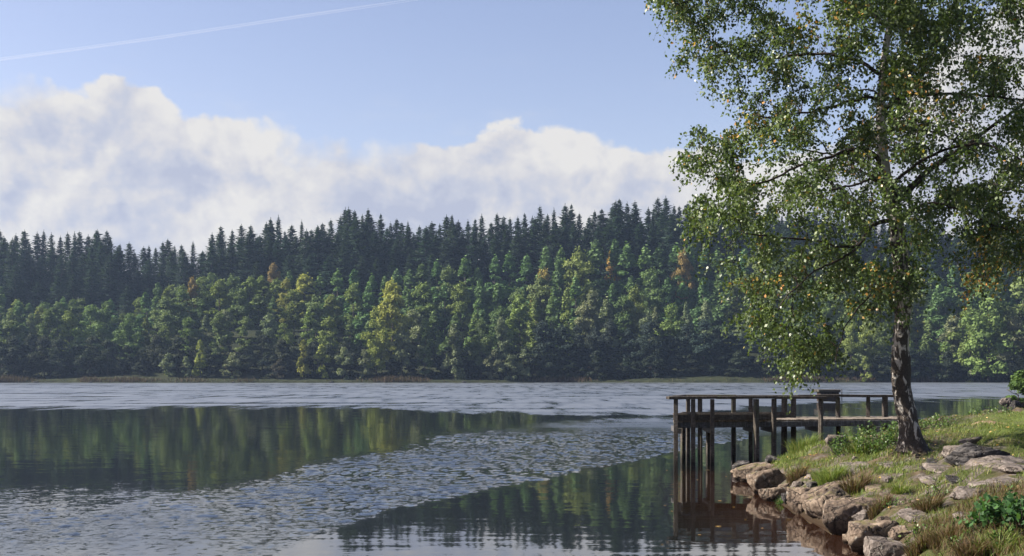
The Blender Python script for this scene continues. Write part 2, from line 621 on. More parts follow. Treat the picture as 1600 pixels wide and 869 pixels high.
def hill_h(x, y):
    x, y = np.asarray(x, float), np.asarray(y, float)
    s = y - far_shore(x)
    k = np.interp(x, [-400, -180, -60, 60, 160, 400], [.78, .80, .95, 1.06, 1.05, .9])
    h = np.interp(s, [-8, -1, 0, 1.5, 12, 45, 95, 140, 220, 800], [-1.5, -.3, 0, .55, 1.6, 13, 31, 37, 40, 44])
    p = np.stack([x * .03, y * .03, np.zeros_like(x)], -1)
    return np.where(s > 12, h * k, h * (1 + (k - 1) * np.clip(s / 12, 0, 1))) + fbm(p, 3, 2) * np.clip(s * .1, 0, 3)


hx = np.concatenate([np.linspace(-430, -260, 10), np.arange(-250, 250, 3.0), np.linspace(260, 430, 10)])
hs = np.concatenate([[-8, -4, -1, 0, .5, 1.0, 1.5, 3, 6], np.arange(10, 160, 5.0), np.linspace(170, 300, 6)])
HX, HS = np.meshgrid(hx, hs)
HY = far_shore(HX) + HS
HZ = hill_h(HX, HY)
idx = np.arange(len(hx) * len(hs)).reshape(len(hs), len(hx))
quad = np.stack([idx[:-1, :-1], idx[:-1, 1:], idx[1:, 1:], idx[1:, :-1]], -1).reshape(-1, 4)
tag(link('hillside', mesh_pf('hillside', np.stack([HX, HY, HZ], -1).reshape(-1, 3), quad), M['hill']), 'wooded hillside beyond the lake', kind='structure')

# ------------------------------------------------------------------ water
wx = np.concatenate([np.linspace(-430, -190, 8), -np.geomspace(180, 22.2, 44), np.arange(-22, 9, .04), np.geomspace(9.2, 180, 70), np.linspace(190, 430, 8)])
wy = np.concatenate([np.linspace(-60, 4, 8), np.arange(5, 9, .3), np.arange(9, 26, .045), np.arange(26, 52, .065), np.geomspace(52.3, 345, 110), [420]])
WX, WY = np.meshgrid(wx, wy)
idx = np.arange(WX.size).reshape(WX.shape)
quad = np.stack([idx[:-1, :-1], idx[:-1, 1:], idx[1:, 1:], idx[1:, :-1]], -1).reshape(-1, 4)
me = mesh_pf('lake', np.stack([WX, WY, np.zeros_like(WX)], -1).reshape(-1, 3), quad)


def wind(X, Y):
    """How wind-ruffled the lake is, 0 calm to 1 rippled: a far breeze, a calm belt, and a cat's-paw slanting in from the near left."""
    Ys = np.maximum(Y, 4.0)
    x = CX + F * X / Ys
    y = HOR + F * EYE / Ys
    e1 = np.interp(x, [-400, 0, 400, 560, 700, 900, 1050, 1250, 1400, 1600, 2200], [637, 637, 636, 637, 644, 648, 648, 632, 624, 622, 622])
    far = smooth(0, 1, (e1 - y) / 16 + .5)
    up = np.interp(x, [-400, 0, 150, 300, 400, 500, 600, 700, 800, 900, 1050, 1150, 1300], [775, 768, 764, 756, 746, 728, 702, 680, 667, 660, 653, 652, 660])
    lo = np.interp(x, [-400, 380, 430, 500, 620, 750, 850, 950, 1050, 1150, 1300], [1500, 900, 870, 832, 793, 768, 750, 729, 709, 690, 664])
    soft = 2 + (y - 640) * .16
    mid = smooth(-.5, .5, (y - up) / (20 + (y - 640) * .75)) * smooth(-.5, .5, (lo - y) / (soft * 1.0))
    return np.clip(np.maximum(far, mid), 0, 1), y


rip, _y = wind(WX.reshape(-1), WY.reshape(-1))
fx, fy = WX.reshape(-1), WY.reshape(-1)
zz = np.zeros_like(fx)
nf = smooth(60, 42, fy)
rip = rip + nf * (fbm(np.stack([fx * .5, fy * .2, zz], -1), 3, 91) * .45 + fbm(np.stack([fx * 2.0, fy * 1.0, zz], -1), 2, 92) * .10) + (1 - nf) * fbm(np.stack([fx * .04, fy * .05, zz], -1), 3, 94) * .5
rip = np.clip((rip - .08) / .88, 0, 1)
rip = np.where(fy > 50, rip, smooth(0, 1.0, rip) ** 1.15)
# the wavelets themselves, near enough to be told apart
wr = np.random.default_rng(77)
wz = np.zeros_like(fx)
near = rip * smooth(53, 40, fy) * smooth(9, 10.5, fy) * smooth(-22.5, -20, fx) * smooth(9.2, 8, fx)
m_ = near > .01
ax_, ay_ = fx[m_] + fbm(np.stack([fx[m_] * .5, fy[m_] * .5, zz[m_]], -1), 2, 93) * .5, fy[m_]
acc = np.zeros(m_.sum())
NW = 54
for k in range(NW):
    lam = .115 * (.62 / .115) ** wr.random()
    th = math.radians(90 + wr.normal(0, 38))
    sl = WATER['slope'] * math.sqrt(2 / NW) * (1.0 if lam < .5 else .6)
    acc += sl * lam / 6.283 * np.sin(6.283 / lam * (ax_ * math.cos(th) + ay_ * math.sin(th)) + wr.uniform(0, 6.28))
wz[m_] = acc * near[m_] * (.45 + .55 * smooth(11, 19, ay_))
me.vertices.foreach_set('co', np.stack([fx, fy, wz], -1).astype(np.float32).reshape(-1))
me.update()
a_ = me.attributes.new('ripple', 'FLOAT', 'POINT')
a_.data.foreach_set('value', rip.astype(np.float32))
sd = shore_dist(WX.reshape(-1), WY.reshape(-1))
a_ = me.attributes.new('shallow', 'FLOAT', 'POINT')
a_.data.foreach_set('value', np.clip(1 + sd / 2.2, 0, 1).astype(np.float32))
tag(link('lake', me, M['water']), 'lake water, partly glassy and partly ruffled by wind', kind='structure')


# ------------------------------------------------------------------ far trees
def lobes_crown(n, lobes, size, seed):
    """Leaf clumps over a set of lobes [(centre, radius xyz)]: outside and inside, never a closed skin."""
    r = np.random.default_rng(seed)
    vol = np.array([l[1][0] * l[1][2] for l in lobes])
    pick = r.choice(len(lobes), n, p=vol / vol.sum())
    C = np.array([l[0] for l in lobes])[pick]
    R = np.array([l[1] for l in lobes])[pick]
    d = unit(r.normal(size=(n, 3)))
    d[:, 2] = np.where(d[:, 2] < -.3, -d[:, 2] * .6, d[:, 2])
    rad = np.where(r.random(n) < .8, r.uniform(.82, 1.1, n), r.uniform(.4, .85, n))
    P = C + d * R * rad[:, None]
    rad = rad * (1 + .75 * vnoise(d * 2.6 + pick[:, None] * 3.7, seed % 50)) * np.where(r.random(n) < .12, r.uniform(1.0, 1.3, n), 1)
    P = C + d * R * rad[:, None]
    N = unit(d + r.normal(size=(n, 3)) * .6)
    D = np.cross(N, unit(r.normal(size=(n, 3))))
    s = size * r.uniform(.6, 1.35, n)
    lob_tone = r.normal(0, .13, len(lobes))[pick]
    tone = np.clip(.48 + lob_tone + r.normal(0, .16, n), 0, 1)
    D = unit(D)
    return leaf_quads(P - D * s[:, None] * .5, D, N, s * 1.25, s), tone


def make_round(seed, Hh=20, Rr=5.0, base=.14, nl=44, n=7500, size=.44):
    r = np.random.default_rng(seed)
    L = []
    for k in range(nl):
        t = r.uniform(base, .93)
        prof = math.sin(math.pi * min(1, max(.02, ((t - base) / (1 - base)) ** .75 * .93 + .07))) ** .65
        a = r.uniform(0, 2 * math.pi)
        q = Rr * prof * r.uniform(.25, .85)
        rr = Rr * r.uniform(.14, .34) * (.55 + .5 * prof)
        L.append(((q * math.cos(a), q * math.sin(a), t * Hh), (rr, rr, rr * r.uniform(.75, 1.25))))
    L.append(((r.uniform(-.5, .5), 0, Hh * .90), (Rr * .3, Rr * .3, Rr * .45)))
    return lobes_crown(n, L, size, seed + 1)


def make_pointed(seed, Hh=20, Rr=3.6, base=.08, nl=30, n=6000, size=.45):
    r = np.random.default_rng(seed)
    L = []
    for k in range(nl):
        t = base + (1 - base) * r.random() ** .9 * .93
        w = Rr * (1 - ((t - base) / (1 - base)) ** 1.15) * .95 + .35
        a = r.uniform(0, 2 * math.pi)
        q = w * r.uniform(.35, .75)
        rr = w * r.uniform(.28, .42)
        L.append(((q * math.cos(a), q * math.sin(a), t * Hh), (rr, rr, rr * r.uniform(1.2, 2.0))))
    L.append(((0, 0, Hh * .93), (.5, .5, Hh * .07)))
    L.append(((0, 0, Hh * .8), (.9, .9, Hh * .12)))
    return lobes_crown(n, L, size, seed + 1)


def make_spruce(seed, Hh=24, Rr=3.4):
    r = np.random.default_rng(seed)
    P, D, N, Ls, Ws, T = [], [], [], [], [], []
    z = Hh * .10
    lean = r.uniform(.85, 1.2)
    gap = r.uniform(.50, .62)
    while z < Hh - .3:
        t = z / Hh
        reach = Rr * (1 - t) ** .78 * lean * (.78 + .4 * math.sin(z * 1.3 + seed) ** 2) + .12
        nb = int(6 + 5 * (1 - t))
        a0 = r.uniform(0, 6.28)
        for b in range(nb):
            a = a0 + 6.283 * b / nb + r.uniform(-.3, .3)
            L = reach * r.uniform(.55, 1.12)
            out = np.array([math.cos(a), math.sin(a), 0])
            side = np.array([-math.sin(a), math.cos(a), 0])
            dr = r.uniform(.12, .42) * (1.1 - t)
            steps = max(1, int(L / .75))
            for k in range(steps):
                q = L * k / steps
                p0 = out * q + np.array([0, 0, z - dr * q + .14 * q * q / max(L, 1)])
                dd_ = unit(out + np.array([0, 0, -dr + .3 * (k == steps - 1)]))
                wd = (L / steps) * (1.0 - .35 * k / steps)
                P.append(p0); D.append(dd_); N.append(unit(np.array([0, 0, 1.0]) + .35 * r.normal(size=3))); Ls.append(L / steps * 1.35); Ws.append(wd * .6 + .10); T.append(.5 + r.normal(0, .16))
                for sg in (-1, 1):
                    P.append(p0 + out * .1); D.append(unit(out * .5 + side * sg * .8 + np.array([0, 0, -.45]))); N.append(unit(np.array([0, 0, .7]) + out * .4 + .4 * r.normal(size=3)))
                    Ls.append(wd * .85 + .1); Ws.append(.26 + .12 * wd); T.append(.42 + r.normal(0, .16))
        z += gap * (1.0 - .2 * t) * r.uniform(.8, 1.2)
    for k in range(8):
        P.append(np.array([0, 0, Hh - 1.5 + .19 * k])); a = r.uniform(0, 6.28)
        D.append(unit([math.cos(a) * (.42 - .045 * k), math.sin(a) * (.42 - .045 * k), .7])); N.append(unit([math.cos(a), math.sin(a), .5])); Ls.append(.6); Ws.append(.16); T.append(.5)
    return leaf_quads(np.array(P), np.array(D), np.array(N), np.array(Ls), np.array(Ws)), np.clip(T, 0, 1)


def trunk_mesh(name, Hh, r0, seed):
    b = MB()
    r = np.random.default_rng(seed)
    n = 7
    b.tube([(r.normal(0, .05) * k, r.normal(0, .05) * k, Hh * k / (n - 1)) for k in range(n)], [r0 * (1.25 if k == 0 else 1) * (1 - .93 * k / (n - 1)) for k in range(n)], 7)
    for k in range(6):                                            # bare limbs inside the crown
        z = Hh * r.uniform(.3, .75); a = r.uniform(0, 6.28); l = r.uniform(1.2, 2.6)
        b.tube([(0, 0, z), (math.cos(a) * l * .6, math.sin(a) * l * .6, z + l * .35), (math.cos(a) * l, math.sin(a) * l, z + l * .75)], [r0 * .3, r0 * .2, .03], 4)
    return mesh_pf(name, b.v, b.f)


KIND = {}


def variants(kind, fn, n, trunkH, r0):
    out = []
    for i in range(n):
        Vq, tone = fn(i)
        me_ = mesh_quads(kind + '_crown', Vq, attr={'tone': tone})
        me_.materials.append(M['far_leaf'])
        tm = trunk_mesh(kind + '_trunk', trunkH, r0, 40 + i)
        tm.materials.append(M['forest_bark'])
        out.append((me_, tm, Vq[:, :, 2].max()))
    KIND[kind] = out


variants('spruce', lambda i: make_spruce(100 + i, 24, (5.2, 5.9, 4.6, 6.4, 5.5, 6.8, 4.9)[i]), 7, 23, .28)
variants('broadleaf', lambda i: make_round(200 + i, 20, (5.2, 4.6, 5.8, 4.2, 5.0, 5.5)[i], (.12, .2, .15, .1, .25, .18)[i]), 6, 17, .26)
variants('pointed', lambda i: make_pointed(300 + i, 20, (3.6, 3.2, 4.0, 3.4, 3.8)[i]), 5, 18, .24)
variants('shrub', lambda i: make_round(400 + i, 7, (2.8, 3.3, 2.4, 3.0)[i], .05, 18, 2600, .32), 4, 4.5, .10)
variants('sapling', lambda i: make_pointed(500 + i, 9, (1.9, 2.3, 1.7)[i], .02, 22, 2600, .32), 3, 7.5, .10)
NAMES = dict(spruce='spruce_tree', broadleaf='broadleaf_tree', pointed='larch_tree', shrub='shore_shrub', sapling='young_tree')
_count = {}


def plant(kind, px, ytop, Y, color, label, cat='tree', group=None, width=1.0, vary=.10):
    """A tree Y metres away whose crown's tip shows at photo pixel (px, ytop)."""
    X = (px - CX) * Y / F
    g0 = float(hill_h(X, Y)) - .15
    top = EYE - (ytop - HOR) * Y / F
    k = _count[kind] = _count.get(kind, -1) + 1
    vs = KIND[kind]
    me_, tm, h0 = vs[(k * 5 + int(rng.integers(0, 2))) % len(vs)]
    s = (top - g0) / h0
    root = empty(NAMES[kind], (X, Y, g0), rng.uniform(0, 6.28))
    w = width * s ** .55 * (1.0 if kind != 'spruce' else .95)
    root.scale = (w, w * rng.uniform(.9, 1.1), s)
    tag(root, label, cat, group)
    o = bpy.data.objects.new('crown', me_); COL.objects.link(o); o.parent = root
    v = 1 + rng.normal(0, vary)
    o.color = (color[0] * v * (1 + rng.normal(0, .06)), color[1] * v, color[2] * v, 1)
    t = bpy.data.objects.new('trunk', tm); COL.objects.link(t); t.parent = root
    return root


SKY_X = [-300, 0, 60, 130, 170, 210, 250, 300, 340, 390, 430, 480, 545, 575, 620, 700, 760, 830, 880, 910, 935, 965, 1000, 1040, 1200, 1420, 1700, 2000]
SKY_Y = [350, 350, 360, 358, 360, 384, 374, 372, 352, 349, 338, 342, 322, 324, 338, 333, 334, 322, 318, 322, 332, 312, 313, 308, 316, 330, 345, 350]
MID_X = [-300, 0, 100, 210, 260, 340, 420, 500, 620, 700, 760, 830, 900, 960, 1010, 1060, 1200, 1420, 1700, 2000]
MID_Y = [450, 455, 460, 462, 432, 418, 420, 418, 408, 398, 394, 384, 374, 371, 369, 376, 388, 410, 420, 430]
skyline = lambda x: np.interp(x, SKY_X, SKY_Y)
midline = lambda x: np.interp(x, MID_X, MID_Y)
C_SPR = (.030, .052, .036)
C_SPR2 = (.028, .046, .034)
C_LAR = (.084, .146, .055)
C_BRO = (.140, .182, .050)
C_BRO2 = (.098, .142, .050)
C_YEL = (.225, .250, .062)
C_GRY = (.136, .166, .090)
G_SKY = 'spruces along the ridge'
x = -80.0
while x < 1690:
    jit = abs(rng.normal(0, 11)) - 4 + (0 if rng.random() > .3 else 10)
    Y = rng.uniform(402, 416)
    plant('spruce', x, skyline(x) + jit, Y, C_SPR2, 'dark pointed spruce in the skyline row against the clouds', group=G_SKY, width=rng.uniform(.9, 1.6))
    x += rng.uniform(7.5, 15.5)
for px, py in ((545, 322), (575, 324), (152, 357), (167, 359), (345, 351), (423, 339), (883, 317), (962, 311), (992, 312), (1028, 306)):
    plant('spruce', px, py, rng.uniform(399, 402), C_SPR2, 'spruce whose thin tip rises clear above its neighbours on the skyline', group='tall tips on the ridge', width=1.35)
x = -80.0
while x < 1690:
    gapm = midline(x) - skyline(x)
    plant('spruce', x, skyline(x) + rng.uniform(14, 40), rng.uniform(384, 396), C_SPR, 'dark spruce just below the skyline row, its tip against other spruces', group='spruces below the ridge', width=rng.uniform(1.3, 1.8))
    x += rng.uniform(12.5, 19.5)
x = -80.0
while x < 1690:
    if midline(x) - skyline(x) > 62:
        plant('spruce', x, skyline(x) + rng.uniform(52, 80), rng.uniform(366, 376), C_SPR, 'dark green conifer standing between the ridge spruces and the lighter trees', group='conifers on the middle slope', width=1.5)
    x += rng.uniform(22, 36)
# lighter trees of the middle slope
x = -80.0
while x < 1690:
    lar = rng.random() < np.interp(x, [0, 350, 650, 800, 1100, 1300], [.3, .4, .65, .85, .9, .5])
    Y = rng.uniform(352, 362)
    yt = midline(x) + abs(rng.normal(0, 10))
    if lar:
        plant('pointed', x, yt, Y, C_LAR, 'soft green pointed larch in the top row of the lighter trees', group='larches of the middle slope', width=rng.uniform(1.45, 1.95))
    else:
        u = rng.random()
        c = C_BRO if u < .55 else C_BRO2 if u < .9 else C_YEL
        plant('broadleaf', x, yt + 4, Y, c, 'rounded broadleaf tree in the top row of the lighter trees', group='broadleaf trees of the middle slope', width=1.12)
    x += rng.uniform(18, 30)
x = -80.0
while x < 1690:
    lar = rng.random() < np.interp(x, [0, 400, 700, 1100, 1300], [.35, .45, .6, .65, .45])
    Y = rng.uniform(336, 346)
    yt = .45 * midline(x) + .55 * 478 + rng.normal(0, 9)
    if lar:
        plant('pointed', x, yt, Y, C_LAR, 'green pointed larch half way down the slope among broadleaf trees', group='larches lower on the slope', width=rng.uniform(1.3, 1.75))
    else:
        plant('broadleaf', x, yt, Y, C_BRO2 if rng.random() < .6 else C_BRO, 'bushy broadleaf tree half way down the slope', group='broadleaf trees lower on the slope', width=1.05)
    x += rng.uniform(22, 36)
x = -80.0
while x < 1690:
    Y = rng.uniform(322, 331)
    yt = np.interp(x, [-100, 0, 130, 250, 380, 520, 700, 850, 900, 1000, 1100, 1250, 1500], [478, 480, 474, 500, 486, 492, 488, 462, 452, 470, 486, 490, 490]) + rng.normal(0, 9)
    if rng.random() < .48:
        plant('pointed', x, yt, Y, (C_BRO2, C_BRO, C_GRY)[int(rng.integers(0, 3))], 'narrow leafy tree in the row just behind the far waterline', group='narrow trees behind the far waterline', width=rng.uniform(1.2, 1.6))
    else:
        plant('broadleaf', x, yt, Y, (C_BRO2, C_BRO, C_GRY)[int(rng.integers(0, 3))], 'leafy tree in the row just behind the far waterline', group='leafy trees behind the far waterline', width=1.02)
    x += rng.uniform(24, 38)
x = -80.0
while x < 1690:                                                     # low growth; shade under the trees is put into its dark colour
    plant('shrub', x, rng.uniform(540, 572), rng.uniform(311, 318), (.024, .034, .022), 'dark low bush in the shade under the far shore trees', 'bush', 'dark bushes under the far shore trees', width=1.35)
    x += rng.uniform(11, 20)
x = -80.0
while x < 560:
    plant('broadleaf', x, rng.uniform(518, 545), rng.uniform(314, 319), (.036, .048, .030), 'dark shaded tree low on the left far shore under the lighter crowns', 'tree', 'dark trees low on the left far shore', width=1.0)  # shade at the foot of the wood painted into the crown colour
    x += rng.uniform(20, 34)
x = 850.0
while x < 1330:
    plant('broadleaf', x, rng.uniform(494, 522), rng.uniform(315, 320), (.030, .044, .036), 'dark shaded tree in the shadowy gap of the wood beside the birch', 'tree', 'dark trees in the gap of the wood', width=1.0)  # shadow of the gap painted in as darker foliage
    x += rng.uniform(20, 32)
# single trees one can point at
S = plant
S('broadleaf', 612, 433, 313, C_YEL, 'tall yellow-green tree at the far waterline, much the tallest there', width=1.05)
S('broadleaf', 588, 478, 311, C_YEL, 'yellow-green tree leaning against the foot of the tall yellow-green tree', width=.72)
S('broadleaf', 628, 508, 310.5, C_GRY, 'grey-green tree hugging the right side of the tall yellow-green tree', width=.75)
S('shrub', 570, 545, 309.5, C_GRY, 'round pale grey-green bush at the waterline under the tall yellow-green tree', 'bush')
S('broadleaf', 664, 500, 311, C_BRO2, 'dark leafy tree between the tall yellow-green tree and the narrow pointed one', width=.72)
S('sapling', 709, 505, 310, C_GRY, 'narrow pointed grey-green tree at the waterline right of the tall yellow-green tree', width=1.25)
S('broadleaf', 752, 496, 312, C_BRO2, 'mid-green tree behind the three bushy trees right of the pointed grey-green tree', width=.7)
S('broadleaf', 784, 492, 311, C_GRY, 'upright grey-green tree, tallest of the clump beside the dark gap in the wood', width=.66)
S('shrub', 770, 545, 309.5, C_GRY, 'grey-green bush at the waterline left of the small pale bush by the dark gap', 'bush')
S('sapling', 819, 545, 309, C_GRY, 'small pale pointed bush at the left edge of the dark gap in the wood', 'bush', width=1.2)
S('shrub', 798, 553, 308.6, C_GRY, 'low grey bush between two pale pointed bushes by the dark gap', 'bush')
S('sapling', 474, 530, 310, C_YEL, 'narrow yellow-green sapling at the waterline, first of the three left of the tall tree', width=1.0)
S('shrub', 503, 537, 310, C_YEL, 'yellowish bush between the narrow sapling and the grey bush left of the tall tree', 'bush')
S('shrub', 537, 541, 309.5, C_GRY, 'grey-green upright bush just left of the tall yellow-green tree', 'bush')
S('shrub', 436, 560, 309, (.05, .05, .035), 'low dull brown-grey bush at the waterline left of the yellow-green sapling', 'bush')
S('sapling', 313, 530, 310, C_YEL, 'bright narrow tree at the waterline between two grey bushes', width=1.0)
S('shrub', 264, 551, 309.5, C_GRY, 'wide pale grey-green bush at the waterline left of the bright narrow tree', 'bush', width=1.15)
S('shrub', 291, 556, 309, C_GRY, 'smaller grey bush touching the left side of the bright narrow tree', 'bush')
S('shrub', 362, 550, 309.5, C_GRY, 'wide pale grey bush at the waterline right of the bright narrow tree', 'bush', width=1.2)
S('broadleaf', 345, 485, 316, C_BRO2, 'broad olive-green tree rising behind the grey bush of the left shore', width=.95)
S('broadleaf', 850, 416, 349, (.24, .205, .06), 'yellow autumn tree standing alone among green larches', width=.85)
S('broadleaf', 925, 448, 333, C_GRY, 'pale green crown above the dark gap in the wood, left one of two', width=.85)
S('broadleaf', 992, 442, 333, C_BRO, 'tall bright crown above the dark gap in the wood, right one of two', width=.85)
S('pointed', 1024, 478, 326, C_GRY, 'small pale pointed crown right of the bright crown above the dark gap', width=.9)
S('pointed', 1072, 470, 324, C_GRY, 'narrow pale crown left of the wide pale crown near the birch', width=.8)
S('broadleaf', 1103, 467, 323, C_GRY, 'wide pale grey-green crown just left of the low birch leaves', width=.72)
S('broadleaf', 428, 408, 362, (.19, .14, .055), 'small orange autumn tree high on the slope under the ridge spruces', width=.75)
S('broadleaf', 300, 430, 353, (.17, .13, .04), 'yellow-brown autumn tree on the left slope below the dark spruces', width=.7)
S('broadleaf', 446, 432, 350, C_YEL, 'yellow-green autumn tree below the small orange tree on the slope', width=.7)
S('broadleaf', 1068, 385, 358, (.21, .155, .055), 'orange-yellow autumn tree half hidden by the birch edge', width=.7)
S('broadleaf', 958, 388, 360, (.18, .14, .04), 'thin yellow tree showing between larches and ridge spruces', width=.7)
S('broadleaf', 1362, 470, 318, C_BRO, 'bright green tree seen through the birch leaves left of its trunk', width=.8)
S('broadleaf', 1330, 500, 314, C_BRO, 'green shore tree seen under the hanging birch leaves', width=.7)
S('broadleaf', 1545, 436, 311, (.14, .185, .055), 'big light green tree on the right shore behind the jetty, beside the picture edge', width=1.3)
S('broadleaf', 1598, 424, 312, (.12, .165, .055), 'big light green tree cut by the right picture edge', width=1.3)
S('broadleaf', 1585, 490, 308, C_GRY, 'low olive tree in front of the big light green trees at the right edge', width=.85)
S('sapling', 1478, 533, 316, C_BRO, 'small pointed pale tree at the far waterline right of the birch trunk', width=1.2)
S('shrub', 1440, 565, 317, C_BRO2, 'low green bush at the far waterline close right of the birch trunk', 'bush')
S('shrub', 1520, 556, 314, C_GRY, 'grey-green bush between the small pointed tree and the big right trees', 'bush')
S('shrub', 1352, 555, 310, C_BRO, 'light bush at the far waterline left of the birch trunk', 'bush')

# reed belt and stones along the far waterline
n = 26000
rx = rng.uniform(-210, 190, n)
den = fbm(np.stack([rx * .07, np.zeros(n), np.zeros(n)], -1), 3, 31)
keep = rng.random(n) < np.clip(.25 + den * 2.2, .03, 1)
rx = rx[keep]
rs = rng.uniform(.1, 2.6, len(rx))
P = np.stack([rx, far_shore(rx) + rs, hill_h(rx, far_shore(rx) + rs) - .05], -1)
hh = rng.uniform(.5, 1.3, len(rx)) * np.clip(.9 + den[keep] * 1.5, .4, 1.6)
ln = np.stack([rng.normal(size=len(rx)), rng.normal(size=len(rx)), np.zeros(len(rx))], -1) * .5
Vq = blade_quads(P, ln, hh, .12, .35)
tag(link('reeds', mesh_quads('reeds', Vq, attr={'tone': np.tile(rng.random(len(rx)), 2)}), M['reed']), 'belt of dry brown reeds along the far waterline', 'reeds', kind='stuff')


# ------------------------------------------------------------------ rocks
_ico = bmesh.new()
bmesh.ops.create_icosphere(_ico, subdivisions=5, radius=1)
ICO_V = np.array([v.co[:] for v in _ico.verts])
ICO_F = [[v.index for v in f.verts] for f in _ico.faces]
_ico.free()
ICO_V = unit(ICO_V)


def rock_mesh(seed, size, flat=1.0, planes=13, sharp=38.0):
    """An angular boulder: a sphere cut by tilted planes, edges worn, surface broken by noise."""
    r = np.random.default_rng(seed)
    n = unit(r.normal(size=(planes, 3)))
    n[0] = unit([r.normal(0, .14), r.normal(0, .14), 1])
    n[1] = unit([r.normal(0, .3), -1, r.normal(.1, .2)])
    n[2] = unit([-1, r.normal(0, .3), r.normal(.1, .2)])
    h = r.uniform(.62, .95, planes)
    h[0] = r.uniform(.55, .75)
    dots = ICO_V @ n.T
    inv = np.maximum(dots, 1e-3) / h
    rad = 1.0 / (np.sum(inv ** sharp, 1) ** (1 / sharp))
    rad = np.minimum(rad, 1.3)
    p = ICO_V * rad[:, None]
    o = r.uniform(-50, 50, 3)
    rad2 = 1 + fbm(p * 1.6 + o, 4, seed % 97) * .20 + fbm(p * 7 + o, 3, seed % 89) * .07
    cr = np.abs(fbm(p * 1.3 + o * 2, 3, seed % 83))
    rad2 -= .14 * np.exp(-(cr / .022) ** 2)
    p = p * rad2[:, None]
    under = 1 - .34 * smooth(.05, -.75, p[:, 2])
    p[:, :2] *= under[:, None]
    p = p * (np.array(size) / 2)
    return mesh_pf('stone', p, ICO_F)


def rock(name, x0, y0, x1, y1, label, mat, seed, depth=.85, tilt=(0, 0), planes=13, group=None, sink=.18, cat='rock', flat_ground=False):
    """A boulder filling photo box (x0, y0)-(x1, y1), its foot on the bank or in the shallows."""
    cx = (x0 + x1) / 2
    p = on_bank(cx, y1 - .06 * (y1 - y0))
    Y = p.y
    w = (x1 - x0) * Y / F
    hgt = (y1 - y0) * Y / F
    dep = max(w, hgt) * depth
    if flat_ground:
        # a slab lying in the ground: most of its picture height is depth, not height
        q = on_bank(cx, y0 + .1 * (y1 - y0))
        dep = max(abs(q.y - p.y), w * .5) * 1.05
        hgt = max(.09, min(.22, w * .24))
        mid = Vector(((p.x + q.x) / 2, (p.y + q.y) / 2, 0))
        mid.z = float(bank_h(np.array(mid.x), np.array(mid.y)))
        loc = mid + Vector((0, 0, -hgt * .10))
        size = (w * 1.08, dep, hgt * 1.5)
    else:
        loc = Vector((p.x, p.y + dep * .25, p.z + hgt * (.5 - sink)))
        size = (w * 1.12, dep, hgt * (1.12 + sink * 2))
    o = link(name, rock_mesh(seed, size, planes=planes), mat)
    o.location = loc
    o.rotation_euler = (tilt[0], tilt[1], rng.uniform(-.25, .25))
    tag(o, label, cat, group)
    return o


R, RD, RP = M['rock'], M['rock_dark'], M['rock_pale']
rock('boulder', 1140, 720, 1174, 741, 'small dark rock at the very tip of the stony point', RD, 1, tilt=(0, -.25))
rock('boulder', 1144, 725, 1220, 752, 'long flat-topped rock with a shaded face at the tip of the point', R, 2, tilt=(.12, -.16), depth=.7)
rock('boulder', 1172, 729, 1234, 772, 'round tan boulder behind the two small wedge rocks near the point tip', R, 3)
rock('boulder', 1180, 750, 1220, 770, 'thin wedge rock leaning on the round tan boulder', R, 4, tilt=(.2, -.3), depth=1.0)
rock('boulder', 1184, 762, 1230, 785, 'low brown rock at the waterline in front of the wedge rock', R, 5, depth=.8)
rock('boulder', 1228, 759, 1286, 800, 'large smooth rounded boulder half way along the stony edge', R, 6, planes=10)
rock('boulder', 1252, 762, 1312, 808, 'sloping tan boulder leaning against the large rounded one', R, 7, tilt=(.1, -.35))
rock('boulder', 1272, 764, 1334, 806, 'flat slanting slab between the sloping boulder and the mossy block', R, 8, tilt=(.18, -.38), depth=1.0)
rock('boulder', 1288, 777, 1368, 828, 'big blocky boulder with a mossy yellow-brown top', R, 9, planes=11)
rock('boulder', 1321, 816, 1402, 862, 'big tan boulder with a black shaded hollow, second from the bottom', R, 10, tilt=(.05, -.12), planes=11)
rock('boulder', 1350, 838, 1420, 885, 'purple-grey boulder cut by the bottom of the picture', RP, 12, planes=10)
rock('boulder', 1288, 679, 1328, 700, 'rounded grey boulder beside the weeds below the jetty', RP, 13, sink=.1)
rock('boulder', 1196, 712, 1218, 724, 'small blackish rock in the grass above the point tip', RD, 14)
for i, (x0, y0, x1, y1) in enumerate(((1160, 738, 1180, 752), (1222, 770, 1242, 786), (1214, 756, 1236, 770), (1270, 790, 1292, 806), (1304, 772, 1330, 790), (1300, 818, 1322, 834), (1316, 834, 1340, 852),
                                     (1338, 800, 1364, 818), (1372, 806, 1396, 822), (1262, 752, 1284, 764), (1336, 842, 1356, 862), (1240, 752, 1258, 762), (1390, 826, 1420, 846), (1354, 788, 1380, 800))):
    rock('rock_chunk', x0, y0, x1, y1, 'small brown rock wedged between the boulders of the stony edge', (R, RD, R, RP)[i % 4], 120 + i, depth=1.0, tilt=(rng.uniform(-.2, .3), rng.uniform(-.4, .2)), group='small rocks wedged along the stony edge', planes=10)
rock('slab', 1480, 696, 1566, 726, 'large dark grey striated slab tilted up right of the birch', RD, 21, tilt=(.42, -.16), depth=.62, sink=.22, planes=9)
rock('slab', 1473, 703, 1500, 715, 'pale stone at the left end of the dark striated slab', RP, 22, tilt=(.3, -.1))
rock('slab', 1497, 684, 1529, 693, 'small wedge of stone in the lawn right of the birch foot', RP, 29, tilt=(.1, -.30), depth=.6, sink=.3)
G2 = dict(flat_ground=True, planes=9)
rock('slab', 1500, 714, 1588, 738, 'wide pale flat rock below the dark striated slab', RP, 24, tilt=(.1, -.05), **G2)
rock('slab', 1438, 722, 1470, 737, 'dark hollowed rock left of the wide pale flat rock', RD, 25, tilt=(.2, 0), **G2)
